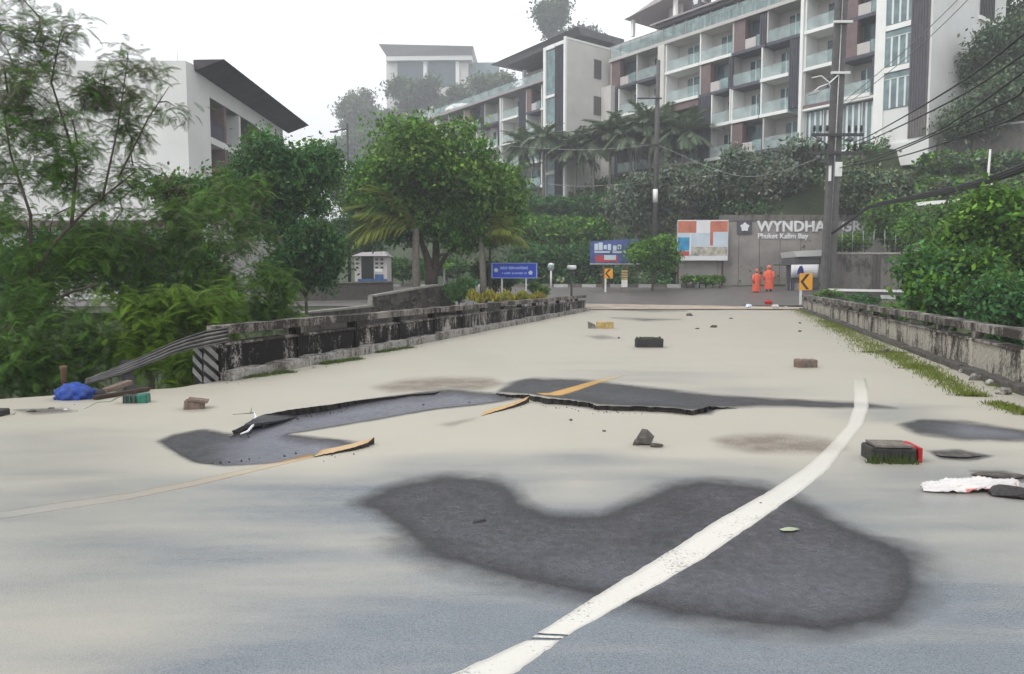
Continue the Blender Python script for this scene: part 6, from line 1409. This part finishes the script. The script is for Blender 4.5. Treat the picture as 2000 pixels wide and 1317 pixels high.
for i, (q, y_, s, lab) in enumerate([(1115, 821, .05, 'pebble in front of the lifted dark slab'), (827, 792, .05, 'pebble at the edge of the sunken strip'), (1485, 984, .03, 'dark pebble on the white line'), (917, 787, .04, 'tiny pebble left of the yellow piece'),
                                    (1362, 643, .16, 'small stone right of the mossy block'), (1428, 623, .2, 'flat stone near the far road'), (1562, 632, .18, 'upper of two flat stones near the far weeds'), (1562, 648, .16, 'lower of two flat stones near the far weeds'), (708, 679, .2, 'dark chip on the mud near the left kerb'),
                                    (1395, 640, .3, 'faint flat stone in the mud up the road'), (1180, 843, .05, 'pale pebble left of the stone pile'), (1208, 661, .12, 'pebble beside the ochre block')]):
    rock('pebble', lab, q, y_, s, s * .7, s * .35, 20 + i, M['stone_dark'], 'pebble', 'pebbles on the flooded road', sub=1)
tag(MB().hexa([tuple(G(*p)) for p in ((924, 1023), (950, 1018), (947, 1015), (928, 1019))] + [tuple(G(*p) + Vector((0, 0, .012))) for p in ((925, 1022), (948, 1018), (946, 1016), (929, 1019.5))]).build('bark_strip', M['black_rubber']), 'short black strip on the dark wet asphalt', 'debris')
m = MB(); pts = [G(1522, 1037), G(1535, 1033), G(1555, 1034), G(1562, 1037), G(1548, 1040), G(1530, 1040)]
m.add([p + Vector((0, 0, .010)) for p in pts] + [G(1542, 1037) + Vector((0, 0, .022))], [(i, (i + 1) % 6, 6) for i in range(6)])
plain('pale_leaf', (.30, .34, .24), .5, .2, 20); o = m.build('fallen_leaf', M['pale_leaf']); so = o.modifiers.new('s', 'SOLIDIFY'); so.thickness = .003; tag(o, 'pale green fallen leaf on the dark wet asphalt', 'leaf')
# white broken stick at the crack, twig
wh = MB(); wh.tube([G(470, 850) + Vector((0, 0, .01)), G(484, 846) + Vector((0, 0, .015)), G(494, 837) + Vector((0, 0, .03)), G(500, 828) + Vector((0, 0, .07)), G(497, 823) + Vector((0, 0, .10))], [.006, .012, .013, .011, .005], 6)
tag(wh.build('white_stick', M['poster_white']), 'curved white stick at the end of the crack', 'stick')
tg = MB(); tg.tube([G(455, 823) + Vector((0, 0, .07)), G(480, 823) + Vector((0, 0, .08)), G(500, 822) + Vector((0, 0, .085))], [.003, .005, .006], 5); tg.tube([G(490, 823) + Vector((0, 0, .08)), G(492, 815) + Vector((0, 0, .10))], [.005, .003], 5)
tag(tg.build('twig', M['bark_pale']), 'thin brown twig at the lip of the crack', 'twig')
# blue tarpaulin bundle
def cloth_lump(name, label, px_, py_, rx, ry, rz, seed, mat, cat, amp=.16, freq=5.0, z=0.0, sub=4, rot=0):
    g = G(px_, py_, z); bm = bmesh.new(); bmesh.ops.create_icosphere(bm, subdivisions=sub, radius=1); r = random.Random(seed); o_ = [r.uniform(0, 6) for _ in range(8)]
    for v in bm.verts:
        c = v.co; f = 1 + amp * (abs(math.sin(c.x * freq + o_[0] + 1.5 * math.sin(c.z * 3 + o_[1]))) + .7 * abs(math.sin(c.y * freq * 1.3 + c.z * 4 + o_[2])) - .8) + amp * .35 * math.sin(c.x * freq * 3 + c.z * freq * 2.2 + o_[3])
        zz = c.z * f * rz + rz * .35; v.co = Vector((c.x * f * rx, c.y * f * ry, max(-.02, zz)))
    me = bpy.data.meshes.new(name); bm.to_mesh(me); bm.free(); me.materials.append(mat)
    for p in me.polygons: p.use_smooth = True
    o = link(bpy.data.objects.new(name, me)); o.location = g; o.rotation_euler = (0, 0, rot); return tag(o, label, cat)
cloth_lump('tarpaulin', 'crumpled blue tarpaulin bundle at the lower end of the guard rail', 146, 779, .22, .15, .14, 3, M['blue_plastic'], 'tarpaulin')
cloth_lump('tarpaulin_tail', 'dark crumpled cloth tucked between tarpaulin and guard rail', 185, 774, .13, .10, .07, 5, M['dark_cloth'], 'tarpaulin', sub=3)
t, w_, h = block('plastic_crate', 'dark green plastic crate lying on the mud by the blue tarpaulin', 238, 266, 789, 17, .14, M['black_rubber'], 'crate', None, .1, .05, 9)
MB().hexa([(w_ / 2, -.07, 0), (w_ / 2 + .11, -.07, .01), (w_ / 2 + .11, .07, .01), (w_ / 2, .07, 0), (w_ / 2 - .02, -.07, h * 1.02), (w_ / 2 + .10, -.06, h * 1.2), (w_ / 2 + .10, .07, h * 1.2), (w_ / 2 - .02, .07, h * 1.02)]).build('green_end', M['green_plastic'], t, bevel=.01)
for q in (.2, .5, .8): box_part('rib', M['green_plastic'], t, -w_ / 2 + w_ * q - .006, -w_ / 2 + w_ * q + .006, -.078, -.071, .01, h)
pl = MB(); pl.bar(G(185, 782) + Vector((0, 0, .03)), G(290, 764) + Vector((0, 0, .03)), .07, .05); tag(pl.build('timber_plank', M['wood_dark'], bevel=.008), 'dark timber plank lying behind the green crate', 'plank')
pl = MB(); pl.bar(G(205, 771) + Vector((0, 0, .05)), G(255, 764) + Vector((0, 0, .12)), .11, .06); tag(pl.build('timber_plank', M['brick_brown'], bevel=.008), 'short brown timber piece leaning under the guard rail', 'plank')
tag(MB().box(-.07, .09, -.09, .09, -.02, .07).build('rubble_block', M['black_rubber'], loc=G(-6, 812), bevel=.012), 'black rubble block cut by the left picture edge', 'rubble')
for i, (q, y_, s, lab, mt) in enumerate([(60, 805, .16, 'low mud clod right of the black rubble block', 'stone_dark'), (100, 799, .10, 'grey plastic scrap on the mud near the left edge', 'stone_dark'), (128, 801, .08, 'pale plastic scrap below the blue tarpaulin', 'kerb_white'), (145, 792, .06, 'brown chip just below the blue tarpaulin', 'brick_brown'), (150, 804, .06, 'small dark chip right of the pale scrap', 'stone_dark')]):
    rock('mud_scrap', lab, q, y_, s, s * .6, s * .22, 60 + i, M[mt], 'debris', 'scraps on the mud at left', sub=1)
tag(MB().tube([G(165, 800) + Vector((0, 0, .006)), G(190, 787) + Vector((0, 0, .008)), G(215, 786) + Vector((0, 0, .008)), G(232, 776) + Vector((0, 0, .01))], .006, 5).build('thin_rope', M['pale_leaf']), 'thin pale rope between the tarpaulin and the crate', 'rope')
m = MB(); m.lathe([(.036, -.1), (.038, .13), (.046, .15), (.046, .18), (.03, .185)], 10); o = m.build('stump_post', M['terracotta'], loc=P(125, 741, 9.95)); tag(o, 'short reddish post stump left of the guard rail end', 'post')
# white sack with red marks and asphalt chunk at the right edge
m = MB(); n1, n2 = 48, 26; w3_ = []
sk0, sk1 = G(1800, 958), G(1990, 950)
for i in range(n1 + 1):
    t = i / n1; c = sk0.lerp(sk1, t); half = .115 * math.sin(math.pi * min(1, max(0.02, t * .94 + .04))) ** .7
    for j in range(n2 + 1):
        s_ = j / n2 * 2 - 1; z = .012 + .045 * (1 - s_ * s_) * math.sin(math.pi * min(1, t * .9 + .08)) ** .6 + .010 * math.sin(t * 21 + s_ * 3) + .010 * math.sin(s_ * 9 + t * 7) + .012 * abs(math.sin(t * 34 + s_ * 7)) - .010 * abs(math.sin(s_ * 14 - t * 19))
        w3_.append((c.x + BS * half * s_ * .3, c.y + half * s_, max(.008, z)))
m.add(w3_, [(i * (n2 + 1) + j, (i + 1) * (n2 + 1) + j, (i + 1) * (n2 + 1) + j + 1, i * (n2 + 1) + j + 1) for i in range(n1) for j in range(n2)], True)
mm, n, b, out = new_mat('sack_print')
vo = N(n, 'ShaderNodeTexNoise'); vo.inputs['Scale'].default_value = 7; ge = N(n, 'ShaderNodeNewGeometry'); n.links.new(ge.outputs['Position'], vo.inputs['Vector'])
n.links.new(mixc(n, ramp(n, vo.outputs[0], [(.60, 0.0), (.65, 1.0)]).outputs[0], mixc(n, ramp(n, noise(n, 5, 2).outputs[0], [(.60, 0.0), (.66, 1.0)]).outputs[0], (.60, .58, .57), (.52, .38, .20)), (.48, .14, .12)), b.inputs['Base Color']); b.inputs['Roughness'].default_value = .4
o = m.build('sack', mm); so = o.modifiers.new('s', 'SOLIDIFY'); so.thickness = .004; tag(o, 'empty white sack with red print at the right edge', 'sack')
rock('asphalt_chunk', 'dark asphalt chunk under the right end of the white sack', 1985, 968, .42, .26, .07, 91, M['slab_edge'], 'rubble', rz=-.3, jag=.12)
rock('asphalt_chunk', 'flat asphalt chunk behind the white sack', 1950, 930, .40, .16, .025, 92, M['stone_dark'], 'rubble', rz=-.2, jag=.12)
rock('asphalt_chunk', 'flat dark rubble patch right of the red ended block', 1868, 890, .42, .20, .03, 93, M['stone_dark'], 'rubble', rz=-.1, jag=.15)
# rubble at the foot of the right parapet, bags at the far right of the crossing
rp = random.Random(12)
for i, (q, y_, s, lab) in enumerate([(1905, 742, .28, 'broken concrete lump at the foot of the right parapet'), (1935, 752, .22, 'second concrete lump nearer along the right parapet'), (1880, 728, .2, 'small lump under the stained right parapet panel'), (1960, 770, .25, 'nearest concrete lump by the right parapet'), (1730, 690, .25, 'pale lump among the weeds by the right parapet')]):
    rock('parapet_rubble', lab, q, y_, s, s * .6, s * .4, 95 + i, M['concrete_kerb'], 'rubble', 'rubble along the right parapet')
for i, (q, y_, s, lab, mt) in enumerate([(1462, 601, .5, 'pale blue bag on the far road edge', 'poster_sky'), (1500, 594, .35, 'red bag on the far road edge below the people', 'red_plastic'), (1515, 601, .5, 'pale bag right of the red bag', 'recess_wall'), (1535, 603, .35, 'small pale bag nearest the chevron sign', 'kerb_white'), (1632, 656, .35, 'flat white paper scrap by the right weeds', 'kerb_white')]):
    g = G(q, y_, .05); rock('litter_bag', lab, q, y_, s, s * .6, s * .4 if i < 4 else .02, 110 + i, M[mt], 'bag', 'litter on the road', z=float(road_z(0, g.y)))

# ------------------------------------------------------------------ rainy haze
hz = MB().box(-420, 520, -60, 720, -8, 92).build('haze', None)
hm = bpy.data.materials.new('haze'); hm.use_nodes = True; hn = hm.node_tree; hn.nodes.clear()
ho = hn.nodes.new('ShaderNodeOutputMaterial'); pvn = hn.nodes.new('ShaderNodeVolumePrincipled')
pvn.inputs['Color'].default_value = (.93, .95, 1.0, 1); pvn.inputs['Density'].default_value = .0018; pvn.inputs['Anisotropy'].default_value = .1
hn.links.new(pvn.outputs[0], ho.inputs['Volume']); hz.data.materials.append(hm); tag(hz, 'thin pale rain haze filling the air', 'haze', None, 'stuff')
